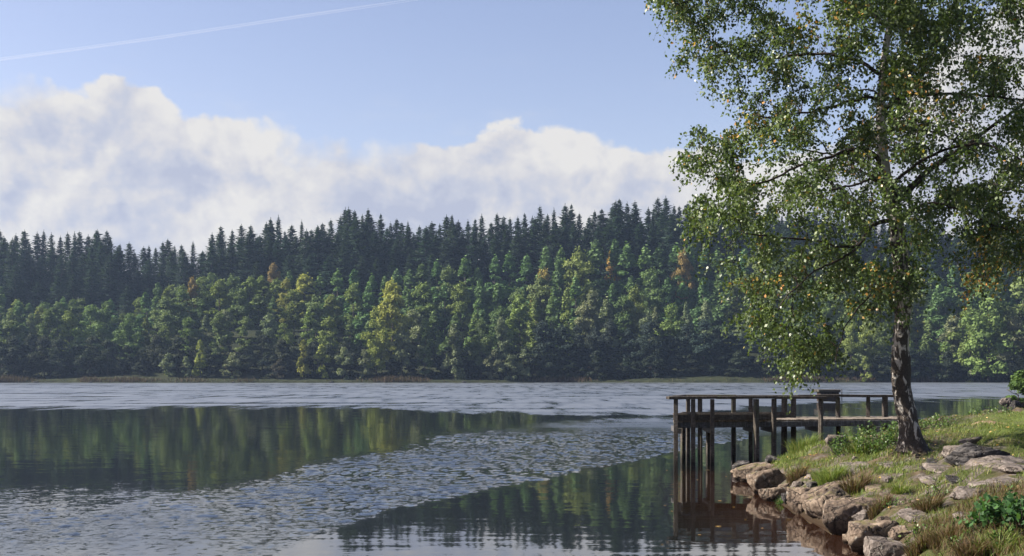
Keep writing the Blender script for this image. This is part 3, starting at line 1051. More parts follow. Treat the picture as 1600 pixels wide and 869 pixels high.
rock('slab', 1374, 720, 1407, 733, 'pale flat rock in front of the birch foot', RP, 26, tilt=(.1, 0), **G2)
rock('slab', 1446, 730, 1490, 743, 'thin grey flat rock under the dark hollowed rock', RP, 27, **G2)
rock('slab', 1374, 745, 1400, 758, 'small pale rock below the pale flat rock in front of the birch', RP, 28, tilt=(.15, .1), **G2)
rock('slab', 1442, 743, 1472, 761, 'grey upright-edged rock in the middle of the stony slope', RP, 29, tilt=(.25, -.1), **G2)
rock('slab', 1480, 745, 1508, 760, 'dark grey rock between the middle rock and the long right ledge', RD, 30, tilt=(.2, 0), **G2)
rock('slab', 1516, 745, 1604, 764, 'long pale ledge running out of the right picture edge', RP, 31, tilt=(.08, -.06), **G2)
rock('slab', 1484, 762, 1542, 783, 'broad purple-grey slab below the long pale ledge', RP, 32, tilt=(.15, -.05), **G2)
rock('slab', 1390, 778, 1430, 793, 'flat tan slab above the mossy block by the dry grass', R, 33, **G2)
rock('slab', 1484, 800, 1536, 818, 'grey slab half sunk in the weeds left of the bramble', RP, 34, tilt=(.1, 0), **G2)
rock('slab', 1415, 800, 1458, 820, 'pinkish flat rock in the weeds near the bottom of the slope', RP, 35, tilt=(.1, -.1), **G2)
rock('slab', 1318, 726, 1358, 748, 'pale rock slab in the bank left of the dry brown tuft', RP, 36, tilt=(.15, -.1), **G2)
rock('slab', 1300, 758, 1342, 780, 'tan slab between the blocky boulders and the bank', R, 37, tilt=(.15, -.2), **G2)
rock('slab', 1262, 738, 1286, 752, 'small pale stone in the bright grass of the point', RP, 38, tilt=(.1, -.4), **G2)
rock('slab', 1330, 712, 1342, 724, 'little upright pale stone beside the reddish soil', RP, 39, tilt=(0, .2))
rock('slab', 1408, 764, 1440, 780, 'grey-brown rock behind the green tuft in the slope', RP, 40, tilt=(.2, 0), **G2)
rock('slab', 1352, 760, 1384, 776, 'brown flat rock under the dry brown tuft', R, 41, tilt=(.1, -.1), **G2)
rock('slab', 1420, 708, 1446, 718, 'low mossy stone at the birch roots', R, 42, **G2)
rock('slab', 1545, 722, 1604, 744, 'flat grey rock in the grass at the right picture edge', RP, 43, **G2)
for i, (px, py, w) in enumerate(((726, 596, 9), (520, 595, 8), (150, 597, 8), (372, 595, 7), (1290, 596, 8), (980, 596, 7), (60, 597, 10))):
    Y = 306.0
    p = at(px, py, Y)
    o = link('shore_stone', rock_mesh(60 + i, (w * Y / F, 1.0, w * .5 * Y / F)), RD)
    o.location = (p.x, float(far_shore(p.x)) - .3, .12)
    tag(o, 'small dark stone at the foot of the far reed belt', 'rock', 'stones along the far waterline')
for i, (x0, y0, x1, y1, lb) in enumerate(((1562, 622, 1582, 634, 'pale stone at the tip of the small right-hand headland'), (1576, 626, 1596, 640, 'dark stone under the bush of the right-hand headland'), (1590, 628, 1612, 641, 'brown stone at the right picture edge under the headland bush'))):
    Y = 67.0 + i
    p = at((x0 + x1) / 2, y1, Y)
    o = link('boulder', rock_mesh(80 + i, ((x1 - x0) * Y / F, 1.0, (y1 - y0) * Y / F * 1.5)), (RP, RD, R)[i])
    o.location = (p.x, Y, p.z + .2)
    tag(o, lb, 'rock')


# ------------------------------------------------------------------ jetty
jet = empty('jetty', (4.6, 27.6, 0))
tag(jet, 'dark weathered wooden jetty with low rails on thin posts over the lake', 'jetty')
JO = Vector((4.6, 27.6, 0))


def jx(px, Y):
    return (px - CX) * Y / F


def J(name, mb, mat):
    mb.v = [tuple(Vector(v) - JO) for v in mb.v]
    return mb.build(name, mat, jet)


DECK = 1.085
front = [(1056, 26.60, 1), (1083, 26.62, 1), (1113, 26.66, 1), (1182, 26.85, 1), (1209, 26.95, 1), (1282, 27.2, 1)]
back = [(1067, 28.75, 0), (1075, 28.5, 1), (1094, 28.5, 1), (1107, 28.4, 0), (1146, 28.3, 1), (1173, 28.35, 1), (1225, 28.45, 1), (1240, 28.5, 1), (1310, 28.7, 1), (1356, 28.9, 1), (1382, 29.0, 1)]
RAIL = 1.555
for px, Y, up in front + back:
    b = MB()
    s = .094 + random.uniform(-.008, .01)
    X = jx(px, Y)
    top = RAIL if up else DECK - .1
    lx, ly = random.uniform(-.012, .012), random.uniform(-.012, .012)
    b.beam((X - lx, Y - ly, -1.0), (X + lx, Y + ly, top), s, s, .008)
    J('post', b, M['wood'])
for ends in (((1044, 26.58), (1120, 26.70)), ((1120, 26.70), (1212, 26.96)), ((1212, 26.96), (1290, 27.22))):
    b = MB()
    (xa, Ya), (xb, Yb) = ends
    b.beam((jx(xa, Ya), Ya, RAIL + .032 + random.uniform(-.008, .008)), (jx(xb, Yb), Yb, RAIL + .032 + random.uniform(-.008, .008)), .15, .06, .008)
    J('handrail', b, M['wood'])
for ends in (((1064, 28.5), (1150, 28.3)), ((1150, 28.3), (1244, 28.5)), ((1244, 28.5), (1316, 28.72)), ((1316, 28.72), (1375, 28.95)), ((1366, 28.97), (1398, 29.05))):
    b = MB()
    (xa, Ya), (xb, Yb) = ends
    b.beam((jx(xa, Ya), Ya, RAIL + .036 + random.uniform(-.01, .01)), (jx(xb, Yb), Yb, RAIL + .036 + random.uniform(-.01, .01)), .15, .06, .008)
    J('handrail', b, M['wood'])
b = MB(); b.beam((jx(1046, 26.6), 26.66, RAIL + .034), (jx(1066, 28.5), 28.44, RAIL + .038), .14, .056, .008); J('handrail', b, M['wood'])
# kick boards round the head
for (xa, Ya, xb, Yb) in ((1053, 26.68, 1211, 27.03), (1066, 28.42, 1242, 28.42)):
    b = MB(); b.beam((jx(xa, Ya), Ya, DECK + .07), (jx(xb, Yb), Yb, DECK + .07), .05, .135, .006); J('kickboard', b, M['wood'])
b = MB(); b.beam((jx(1054, 26.68), 26.74, DECK + .066), (jx(1066, 28.4), 28.36, DECK + .066), .05, .13, .006); J('kickboard', b, M['wood'])
b = MB(); b.beam((jx(1053, 26.68), 26.76, DECK + .148), (jx(1211, 27.03), 27.11, DECK + .148), .14, .022, .004); J('kickboard', b, M['wood'])
# joists
for (xa, Ya, xb, Yb) in ((1053, 26.72, 1430, 27.95), (1066, 28.36, 1430, 29.1)):
    b = MB(); b.beam((jx(xa, Ya), Ya, DECK - .105), (jx(xb, Yb), Yb, DECK - .095), .06, .125, .006); J('beam', b, M['wood_grey'])
for px in (1062, 1113, 1180, 1209, 1282, 1372):
    Y = float(np.interp(px, [1056, 1500], [26.8, 28.0]))
    b = MB(); b.beam((jx(px, Y), Y, DECK - .235), (jx(px, Y) + .05, Y + 1.5, DECK - .235), .09, .12, .006); J('beam', b, M['wood_grey'])
b = MB()                                                          # deck of cross planks
xa, xb = jx(1053, 26.7), jx(1432, 28.0)
npl = 55
for i in range(npl):
    t = (i + .5) / npl
    X = xa + (xb - xa) * t
    Yf = 26.68 + 1.30 * t
    Yb_ = 28.44 + .92 * t
    Yb_ = min(Yb_, max(Yf + .15, X * 7.42))
    b.box((X, (Yf + Yb_) / 2, DECK - .018 + random.uniform(-.004, .004)), ((xb - xa) / npl - .010, Yb_ - Yf + random.uniform(-.03, .03), .042), Matrix.Rotation(random.uniform(-.008, .008), 3, 'Z'), .004)
J('deck', b, M['deck'])
# flat-topped block beyond the rail, standing in the lake
blk = empty('flat_topped_block', (0, 0, 0)); Y = 95.0
BX = (1292.5 - CX) * Y / F
blk.location = (BX, Y, 0)
tag(blk, 'dark flat-topped wooden block standing in the lake behind the jetty rail', 'platform')
b = MB(); b.box((0, 0, .82), (1.72, 1.5, .2), None, .03)
b.build('top', M['wood'], blk)
b = MB(); b.box((0.05, 0, .25), (1.45, 1.2, .94), None, .03); b.build('body', M['limb_bark'], blk)
b = MB(); b.tube([(1.2, .2, -.5), (1.2, .2, .95)], [.03, .03], 6); b.build('pole', M['wood'], blk)


# ------------------------------------------------------------------ near trees
def catmull(pts, n):
    pts = np.asarray(pts, float)
    t = np.concatenate([[0], np.cumsum(np.linalg.norm(np.diff(pts[:, :3], axis=0), axis=1))])
    q = np.linspace(0, t[-1], n)
    out = np.stack([np.interp(q, t, pts[:, k]) for k in range(pts.shape[1])], 1)
    for _ in range(max(1, n // 14)):                              # ease the corners
        out[1:-1] = .25 * out[:-2] + .5 * out[1:-1] + .25 * out[2:]
    return out


def near_tree(name, trunk, limbs, attract, leaf_fn, bark, leaf_mat, twig_per, leaf_per, leaf_len, twig_len, droop, label, cat, seed, tone_fn=None, sides=28, rough=.06):
    """trunk: rows x,y,z,r; limbs: same; attract: (n,3) tips of the side branches. Leaves hang on twigs round each side branch."""
    r = np.random.default_rng(seed)
    root = empty(name, tuple(trunk[0][:3]))
    tag(root, label, cat)
    org = np.array(trunk[0][:3])
    tp = catmull(trunk, 150)
    ang = np.linspace(0, 2 * math.pi, sides, endpoint=False)
    ring = np.stack([np.cos(ang), np.sin(ang), np.zeros(sides)], 1)
    V = tp[:, None, :3] + ring[None] * tp[:, None, 3:4]
    dsp = fbm(V * np.array([5, 5, 2.4]) + 3, 4, seed) * rough + fbm(V * np.array([16, 16, 6.]) + 3, 2, seed + 7) * rough * .45
    zrel = V[..., 2] - org[2]
    flare = np.exp(-zrel / .22)[..., None] * (.30 + .45 * np.maximum(0, np.sin(ang * 2.5 + 1))[None, :, None]) * tp[:, None, 3:4]
    V = V + ring[None] * (dsp[..., None] * (tp[:, None, 3:4] / .18) + flare)
    nr = len(tp)
    idx = np.arange(nr * sides).reshape(nr, sides)
    q = np.stack([idx[:-1], np.roll(idx[:-1], -1, 1), np.roll(idx[1:], -1, 1), idx[1:]], -1).reshape(-1, 4)
    link('trunk', mesh_pf('trunk', V.reshape(-1, 3) - org, q), bark, root)
    nodes = [tp[40:, :3]]
    nrad = [tp[40:, 3]]
    for L in limbs:
        lp = catmull(L, 26)
        lp[1:, :3] += np.cumsum(r.normal(0, .012, (25, 3)), 0)
        b = MB()
        b.tube(lp[:, :3] - org, lp[:, 3], 9)
        b.build('limb', M['limb_bark'], root, True)
        nodes.append(lp[3:, :3]); nrad.append(lp[3:, 3])
    N = np.concatenate(nodes); NR = np.concatenate(nrad)
    axis = tp[:, :3]
    # nearer tips first, each grown from the closest wood already there
    d0 = np.array([np.min(np.linalg.norm(N - a, axis=1)) for a in attract])
    tw = MB()
    LP, LD, LN, LL, TT = [], [], [], [], []
    for a in attract[np.argsort(d0)]:
        dv = a - N
        cost = np.linalg.norm(dv, axis=1) + np.maximum(0, -dv[:, 2]) * .15 - NR * .8
        k = int(np.argmin(cost))
        s0 = N[k]
        L = np.linalg.norm(a - s0)
        if L < .05:
            continue
        m = 7
        t = np.linspace(0, 1, m)[:, None]
        arch = np.array([0, 0, 1.0]) * (L * .22 * np.sin(np.pi * t ** .8))
        path = s0 + (a - s0) * t + arch + np.cumsum(r.normal(0, .02 * L, (m, 3)), 0) * (t > 0)
        r0 = min(NR[k] * .6, .010 + .011 * L)
        rad = r0 * (1 - .8 * t[:, 0]) + .002
        tw.tube(path - org, rad, 5, False)
        N = np.concatenate([N, path[1:]]); NR = np.concatenate([NR, rad[1:]])
        btone = r.normal(0, .10)
        aut = tone_fn(a, r) if tone_fn else 0
        seg = max(2, int(round(L / .16)))
        for q_ in np.linspace(.30, 1.0, seg):
            i0 = q_ * (m - 1)
            i1 = min(int(i0), m - 2)
            base = path[i1] + (path[i1 + 1] - path[i1]) * (i0 - i1)
            for w_ in range(twig_per):
                dirv = unit(r.normal(size=3) * np.array([1, 1, .5]) + unit(a - s0) * .6)
                tl = twig_len * r.uniform(.45, 1.25)
                kk = int(leaf_per * tl / twig_len) + 2
                u = np.linspace(.12, 1, kk)[:, None]
                pth = base + dirv * tl * u * (1 - .35 * u) + np.array([0, 0, -1.0]) * tl * droop * u ** 1.8
                if r.random() < .35:
                    e0, e1 = base, pth[-1]
                    tw.tube([base - org, pth[kk // 2] - org, e1 - org], [.0035, .0028, .0015], 3, False)
                pp = pth + r.normal(0, .022 * leaf_len / .05, (kk, 3))
                ld = unit(r.normal(size=(kk, 3)) * .8 + np.array([0, 0, -.75]) + dirv * .3)
                ln = unit(r.normal(size=(kk, 3)) + np.array([-.25, 0, .55]))
                LP.append(pp); LD.append(ld); LN.append(ln)
                LL.append(leaf_len * r.uniform(.65, 1.2, kk))
                tn = np.clip(.40 + btone + r.normal(0, .17, kk), 0, .80)
                hit = r.random(kk) < (.006 + aut)
                tn = np.where(hit, r.uniform(.84, 1.0, kk), tn)
                TT.append(tn)
    o = tw.build('twigs', M['limb_bark'], root, True)
    o['kind'] = 'stuff'
    LP = np.concatenate(LP); LD = np.concatenate(LD); LN = np.concatenate(LN); LL = np.concatenate(LL); TT = np.concatenate(TT)
    if leaf_fn is not None:
        ok = leaf_fn(LP, r)
        LP, LD, LN, LL, TT = LP[ok], LD[ok], LN[ok], LL[ok], TT[ok]
    Vq = leaf_quads(LP - org, LD, LN, LL, LL * r.uniform(.62, .85, len(LL)))
    link('crown', mesh_quads('crown', Vq, attr={'tone': TT}), leaf_mat, root)
    print(name, 'leaves', len(LP))
    return root


YB = 19.5


def bt(x, y, dy=0.0):
    p = at(x, y, YB)
    return (p.x, p.y + dy, p.z)


trunk = [(*bt(1429, 706), .21), (*bt(1426, 690), .205), (*bt(1419, 660), .185), (*bt(1411, 625), .168), (*bt(1407, 590), .160), (*bt(1406, 560), .172), (*bt(1409, 525), .156),
         (*bt(1412, 490), .150), (*bt(1411, 440), .146), (*bt(1407, 390), .142), (*bt(1400, 350), .138), (*bt(1391, 310), .125), (*bt(1382, 270), .112), (*bt(1378, 230), .100),
         (*bt(1376, 190), .090), (*bt(1376, 150), .080), (*bt(1381, 100), .070), (*bt(1388, 50), .060), (*bt(1394, 0), .052), (*bt(1396, -120), .038), (*bt(1390, -260), .022), (*bt(1386, -400), .006)]


trunk = [(a, b_, c_z, r_ * .84) for a, b_, c_z, r_ in trunk]


def limb(pts, r0, d0=0.0, d1=0.0, r1=.012):
    n_ = len(pts)
    return [(*bt(x, y, d0 + (d1 - d0) * i / (n_ - 1)), r0 + (r1 - r0) * (i / (n_ - 1)) ** .8) for i, (x, y) in enumerate(pts)]


limbs = [
    limb([(1398, 318), (1410, 300), (1455, 264), (1505, 233), (1535, 210), (1565, 188), (1610, 150), (1650, 110)], .072, 0, .5),
    limb([(1378, 262), (1366, 245), (1342, 238), (1319, 243), (1288, 255), (1243, 271), (1205, 288), (1150, 300)], .044, 0, -.7),
    limb([(1399, 346), (1380, 345), (1353, 350), (1340, 366), (1326, 390), (1300, 392), (1273, 388), (1212, 378), (1150, 372)], .040, 0, -1.0),
    limb([(1326, 391), (1304, 414), (1276, 428), (1247, 442), (1215, 468), (1195, 500)], .022, -.55, -1.6, .008),
    limb([(1378, 178), (1388, 161), (1410, 152), (1456, 154), (1524, 162), (1590, 178)], .040, 0, -.4),
    limb([(1378, 214), (1392, 202), (1410, 195), (1448, 195), (1505, 202), (1560, 222)], .036, 0, .9),
    limb([(1376, 160), (1358, 158), (1330, 168), (1281, 187), (1225, 198), (1170, 205)], .032, 0, -.9),
    limb([(1380, 118), (1340, 92), (1300, 78), (1262, 77), (1197, 83), (1130, 70)], .034, 0, .5),
    limb([(1406, 350), (1418, 334), (1437, 325), (1467, 328), (1510, 345), (1560, 372)], .034, 0, -.6),
    limb([(1390, 45), (1340, 10), (1270, -10), (1180, -15), (1090, 0), (1040, 15)], .036, 0, -.3),
    limb([(1394, 10), (1430, -30), (1490, -50), (1560, -60), (1640, -40)], .034, 0, .6),
    limb([(1395, -60), (1340, -120), (1270, -160), (1190, -170)], .028, 0, -.8),
    limb([(1394, -100), (1450, -160), (1520, -190)], .026, 0, -.5),
    limb([(1410, 425), (1385, 432), (1350, 452), (1318, 478), (1290, 520), (1270, 560)], .020, 0, -1.2, .006),
    limb([(1400, 352), (1392, 330), (1370, 310), (1330, 300), (1290, 318), (1250, 330)], .03, -.05, -2.3),
    limb([(1388, 290), (1410, 262), (1440, 245), (1470, 250), (1500, 280)], .03, -.05, -2.2),
    limb([(1388, 290), (1370, 262), (1330, 215), (1290, 190)], .03, .05, 2.2),
    limb([(1392, 320), (1420, 290), (1450, 280), (1490, 300)], .03, .05, 2.2),
]

# outline of the crown (photo pixels at the tree's distance), then depth by roundness
CROWN = np.array([(1000, -10), (1030, 45), (1058, 92), (1082, 95), (1095, 130), (1135, 160), (1118, 188), (1080, 196), (1052, 215), (1060, 250), (1072, 285), (1042, 318), (1062, 352),
                  (1085, 392), (1120, 428), (1140, 440), (1140, 500), (1180, 520), (1190, 556), (1222, 580), (1252, 600), (1288, 570), (1300, 530), (1345, 500), (1385, 520),
                  (1440, 440), (1485, 440), (1510, 470), (1545, 430), (1600, 420), (1690, 380), (1750, 250), (1770, 100), (1730, -60), (1640, -220), (1500, -350), (1390, -410), (1260, -340), (1120, -200), (1030, -90)], float)


def in_poly(x, y, poly):
    ins = np.zeros(np.shape(x), bool)
    n_ = len(poly)
    for i in range(n_):
        ax, ay = poly[i]
        bx, by = poly[(i + 1) % n_]
        ins ^= ((ay > y) != (by > y)) & (x < (bx - ax) * (y - ay) / (by - ay + 1e-12) + ax)
    return ins


def poly_dist(x, y, poly):
    d = np.full(np.shape(x), 1e9)
    for i in range(len(poly)):
        ax, ay = poly[i]
        ex, ey = poly[(i + 1) % len(poly)] - poly[i]
        t = np.clip(((x - ax) * ex + (y - ay) * ey) / (ex * ex + ey * ey), 0, 1)
        d = np.minimum(d, np.hypot(x - ax - t * ex, y - ay - t * ey))
    return d


def crown_points(n, poly, Y, thick, seed, edge=12, scale=1.0):
    r = np.random.default_rng(seed)
    out = []
    while len(out) < n:
        x, y = r.uniform(poly[:, 0].min(), poly[:, 0].max()), r.uniform(poly[:, 1].min(), poly[:, 1].max())
        if not in_poly(np.array(x), np.array(y), poly):
            continue
        d = float(poly_dist(np.array(x), np.array(y), poly))
        if d < edge * r.uniform(.4, 1.0):
            continue
        half = thick * math.sqrt(min(1, d / 170))
        dy = half * r.uniform(-1, 1)
        p = at(x, y, Y)
        p = Vector((p.x, p.y + dy, p.z))
        q = np.array(p)
        if out:
            a_ = np.array(out[-400:])
            if np.min(np.linalg.norm((a_ - q) * np.array([1, .6, 1]), axis=1)) < .17 * scale:
                continue
        out.append(q)
    return np.array(out)


AUT = [(1225, 60, 55), (1060, 45, 40), (1150, 185, 45), (1500, 455, 60), (1520, 440, 45), (1390, 195, 60), (1180, 425, 30), (1545, 400, 60), (1330, 460, 40), (1470, 90, 40), (1240, 225, 30)]


def autumn(a, r):
    px = CX + F * a[0] / YB
    py = HOR - F * (a[2] - EYE) / YB
    s = .006
    for x0, y0, w in AUT:
        s += .24 * math.exp(-((px - x0) ** 2 + (py - y0) ** 2) / (2 * (w * .5) ** 2)) * (r.random() < .6)
    return s


def thin(P, r):
    """Ragged openings where whole sprays are missing."""
    v = fbm(P * np.array([1.25, 1.0, 1.25]) + 8, 3, 71)
    px = CX + F * P[:, 0] / YB
    py = HOR - F * (P[:, 2] - EYE) / YB
    lowright = smooth(1400, 1440, px) * smooth(360, 440, py) * .35 + smooth(1300, 1340, px) * smooth(430, 500, py) * .5
    topright = smooth(1440, 1560, px) * smooth(260, 120, py) * .12
    return r.random(len(P)) < np.clip(.92 + v * 1.7 - lowright - topright, .10, 1)


pts = crown_points(800, CROWN, YB, 2.6, 5)
fr = []
for k in range(48):                                                # sprays hanging in front of the stem
    p = at(1378 + rng.normal(0, 26), rng.uniform(-10, 230), YB)
    fr.append((p.x, p.y - rng.uniform(.5, 2.0), p.z))
pts = np.concatenate([pts, np.array(fr)])
near_tree('birch_tree', trunk, limbs, pts, thin, M['birch_bark'], M['birch_leaf'], 6, 14, .062, .42, .70,
          'tall birch with white and black bark leaning over the stony bank, leaves turning yellow', 'tree', 21, autumn)

YO = 34.0
ot = lambda x, y, dy=0: (*at(x, y, YO)[:1], YO + dy, at(x, y, YO)[2])
otr = [(*ot(1702, 648), .30), (*ot(1700, 560), .24), (*ot(1694, 460), .21), (*ot(1690, 380), .19), (*ot(1684, 280), .14), (*ot(1680, 180), .08), (*ot(1684, 60), .02)]
ol = [[(*ot(1692, 420), .08), (*ot(1640, 380), .05), (*ot(1580, 350, -.5), .03), (*ot(1530, 340, -.6), .012)], [(*ot(1690, 360), .08), (*ot(1640, 310), .05), (*ot(1580, 290, .3), .03), (*ot(1540, 275, .5), .012)],
      [(*ot(1688, 320), .07), (*ot(1740, 270), .05), (*ot(1800, 240), .02)], [(*ot(1684, 280), .06), (*ot(1640, 230), .04), (*ot(1600, 210), .015)]]
OC = np.array([(1505, 330), (1520, 290), (1560, 255), (1590, 225), (1630, 150), (1690, 60), (1760, 100), (1850, 200), (1870, 330), (1830, 420), (1740, 450), (1640, 440), (1570, 415), (1520, 385)], float)
near_tree('oak_tree', otr, ol, crown_points(230, OC, YO, 3.2, 9, 10, 1.6), None, M['limb_bark'], M['olive_leaf'], 3, 8, .105, .55, .45,
          'dull olive tree reaching in from the right edge behind the birch', 'tree', 33, None, 16)


# ------------------------------------------------------------------ grass, weeds and litter on the bank
def scatter(n, x0, x1, y0, y1, cond):
    X = rng.uniform(x0, x1, n)
    Y = rng.uniform(y0, y1, n)
    k = cond(X, Y)
    return X[k], Y[k]


def grass_at(X, Y, h, w, bend, mat, name, label, cat, hi=1.0, kind='stuff', tone=None):
    Z = bank_h(X, Y)
    P = np.stack([X, Y, Z - .01], -1)
    n_ = len(X)
    ln_ = unit(np.stack([rng.normal(size=n_) + .2, rng.normal(size=n_), np.zeros(n_)], -1))
    Vq = blade_quads(P, ln_, h, w, bend)
    tn = rng.random(n_) * hi if tone is None else tone
    o = link(name, mesh_quads(name, Vq, attr={'tone': np.tile(tn, 2)}), mat)
    return tag(o, label, cat, kind=kind)


def lawn_ok(X, Y):
    d = shore_dist(X, Y)
    p = np.stack([X * .9, Y * .9, np.zeros_like(X)], -1)
    dirt = np.exp(-(((X - dp.x) / .55) ** 2 + ((Y - dp.y) / 1.4) ** 2))
    return (d > 2.3) & (rng.random(len(X)) < np.clip(.75 + fbm(p, 3, 4) * 1.4, .1, 1) * (1 - .92 * smooth(.25, .6, dirt))) & (rng.random(len(X)) < smooth(2.2, 3.6, d) * .9 + .1)


# lawn: short blades, more of them near the eye
X, Y = scatter(90000, 6.0, 18.5, 15, 37.5, lawn_ok)
grass_at(X, Y, rng.uniform(.025, .075, len(X)), .011, rng.uniform(.3, .9, len(X)), M['grass'], 'lawn_grass', 'short worn green grass of the lawn behind the birch', 'grass', .95)


def bank_ok(X, Y):
    d = shore_dist(X, Y)
    p = np.stack([X * 1.4, Y * 1.4, np.zeros_like(X)], -1)
    v = fbm(p, 3, 14)
    return (d > .35) & (d < 4.5) & (v > -.06 + .10 * smooth(3.0, 1.0, d))


X, Y = scatter(95000, 3.5, 12, 9, 26.6, bank_ok)
grass_at(X, Y, rng.uniform(.03, .12, len(X)), .008, rng.uniform(.3, 1.0, len(X)), M['grass'], 'moss_grass', 'thin patchy grass and moss between the rocks of the slope', 'grass', 1.0)


def tip_ok(X, Y):
    d = shore_dist(X, Y)
    p = np.stack([X * 1.1, Y * 1.1, np.zeros_like(X)], -1)
    return (d > .40) & (d < 2.0) & (Y > 18.6) & (fbm(p, 3, 44) > -.12)


X, Y = scatter(16000, 4.4, 8.6, 18.6, 27, tip_ok)
grass_at(X, Y, rng.uniform(.05, .14, len(X)), .010, rng.uniform(.2, .9, len(X)), M['grass'], 'bank_grass', 'longer bright grass on the stony point below the jetty', 'grass', 1.0)
X, Y = scatter(17000, 3.6, 7.5, 9.2, 13.6, lambda X, Y: (shore_dist(X, Y) > .5) & (fbm(np.stack([X * 1.5, Y * 1.5, 0 * X], -1), 3, 61) > -.10))
grass_at(X, Y, rng.uniform(.05, .20, len(X)), .007, rng.uniform(.2, .9, len(X)), M['dry_grass'], 'dry_undergrowth', 'low tangle of dry stems and heather at the bottom of the slope', 'undergrowth', 1.0)


def leafy(name, c, rad, hgt, nl, L, mat, label, cat, stems=26, seed=0, stemmat='weed', top=False, kind=None):
    """A low leafy plant: upright stems with leaves scattered along them."""
    r = np.random.default_rng(seed)
    root = empty(name, c)
    tag(root, label, cat, kind=kind)
    ang = r.uniform(0, 6.28, stems)
    rr = np.sqrt(r.random(stems)) * rad
    B = np.stack([np.cos(ang) * rr, np.sin(ang) * rr * .8, np.zeros(stems)], 1)
    B[:, 2] = bank_h(B[:, 0] + c[0], B[:, 1] + c[1]) - c[2] - .03
    tipd = unit(np.stack([np.cos(ang) * rr / rad * .55 + r.normal(0, .2, stems), np.sin(ang) * rr / rad * .55 + r.normal(0, .2, stems), np.ones(stems)], 1))
    hs_ = hgt * r.uniform(.55, 1.1, stems) * (1 - .35 * (rr / rad) ** 2)
    st = MB()
    P, D, N = [], [], []
    for i in range(stems):
        m_ = B[i] + tipd[i] * hs_[i]
        mid = (B[i] + m_) / 2 + r.normal(0, .03, 3)
        st.tube([B[i], mid, m_], [.006, .004, .002], 4, False)
        k = max(3, nl // stems)
        u = r.uniform(.2 if not top else .45, 1.0, k)[:, None]
        p = B[i] + (m_ - B[i]) * u + r.normal(0, L * .5, (k, 3))
        P.append(p)
        D.append(unit(r.normal(size=(k, 3)) + np.array([0, 0, .15])))
        N.append(unit(r.normal(size=(k, 3)) * .6 + np.array([-.2, -.1, .9])))
    st.build('stem', M['limb_bark'], root, True)['kind'] = 'stuff'
    P, D, N = map(np.concatenate, (P, D, N))
    LL = L * r.uniform(.6, 1.25, len(P))
    Vq = leaf_quads(P, D, N, LL, LL * r.uniform(.5, .75, len(P)))
    link('foliage', mesh_quads('foliage', Vq, attr={'tone': np.clip(r.normal(.5, .22, len(P)), 0, 1)}), mat, root)
    return root


def tuft(px, py, rad_px, h_px, n_, mat, label, seed, bend=.55):
    c = on_bank(px, py)
    s = c.y / F
    r = np.random.default_rng(seed)
    a = r.uniform(0, 6.28, n_)
    q = np.sqrt(r.random(n_)) * rad_px * s
    P = np.stack([np.cos(a) * q, np.sin(a) * q * .8, np.zeros(n_)], 1)
    P[:, 2] = bank_h(P[:, 0] + c.x, P[:, 1] + c.y) - c.z - .02
    ln_ = unit(np.stack([np.cos(a) + r.normal(0, .5, n_), np.sin(a) + r.normal(0, .5, n_), np.zeros(n_)], 1))
    Vq = blade_quads(P, ln_, h_px * s * r.uniform(.5, 1.15, n_), .009 + .0 * a, bend * r.uniform(.4, 1.5, n_))
    o = link('grass_tuft', mesh_quads('grass_tuft', Vq, attr={'tone': np.tile(np.clip(r.normal(.5, .25, n_), 0, 1), 2)}), mat)
    o.location = c
    tag(o, label, 'grass tuft')
    return o


tuft(1300, 752, 20, 26, 520, M['grass'], 'bright green grass tuft above the large rounded boulder', 1)
tuft(1282, 748, 12, 20, 300, M['grass'], 'smaller green tuft just left of the bright one on the point', 2)
tuft(1407, 776, 11, 26, 320, M['grass'], 'dark green grass tuft alone in the middle of the stony slope', 3)
tuft(1336, 768, 18, 32, 420, M['dry_grass'], 'tall dry brown tuft above the mossy block', 4)
tuft(1374, 800, 14, 28, 360, M['dry_grass'], 'dry reddish tuft hanging over the big tan boulder', 5)
tuft(1450, 800, 20, 30, 420, M['dry_grass'], 'brown heather tuft in the weeds at the lower slope', 6)
tuft(1245, 748, 14, 24, 320, M['dry_grass'], 'straw-coloured tuft behind the round tan boulder', 7)
tuft(1222, 786, 7, 14, 120, M['weed'], 'little green tuft growing at the waterline between the boulders', 8)
tuft(1255, 702, 22, 26, 460, M['grass'], 'long pale grass at the top edge of the point under the jetty', 9)
tuft(1210, 716, 14, 18, 300, M['grass'], 'low bright grass behind the small blackish rock', 10)
tuft(1480, 845, 26, 30, 520, M['dry_grass'], 'dry grass clump at the bottom of the picture right of the boulders', 11)
tuft(1560, 858, 30, 26, 560, M['grass'], 'olive grass clump under the bramble at the bottom right', 12, .7)
tuft(1350, 706, 24, 20, 420, M['grass'], 'grass at the foot of the weeds left of the birch', 13)
tuft(1440, 862, 20, 34, 380, M['dry_grass'], 'brown stems at the picture bottom beside the purple-grey boulder', 14)
tuft(1520, 868, 22, 30, 420, M['dry_grass'], 'brown grass clump at the picture bottom below the grey slab', 15)

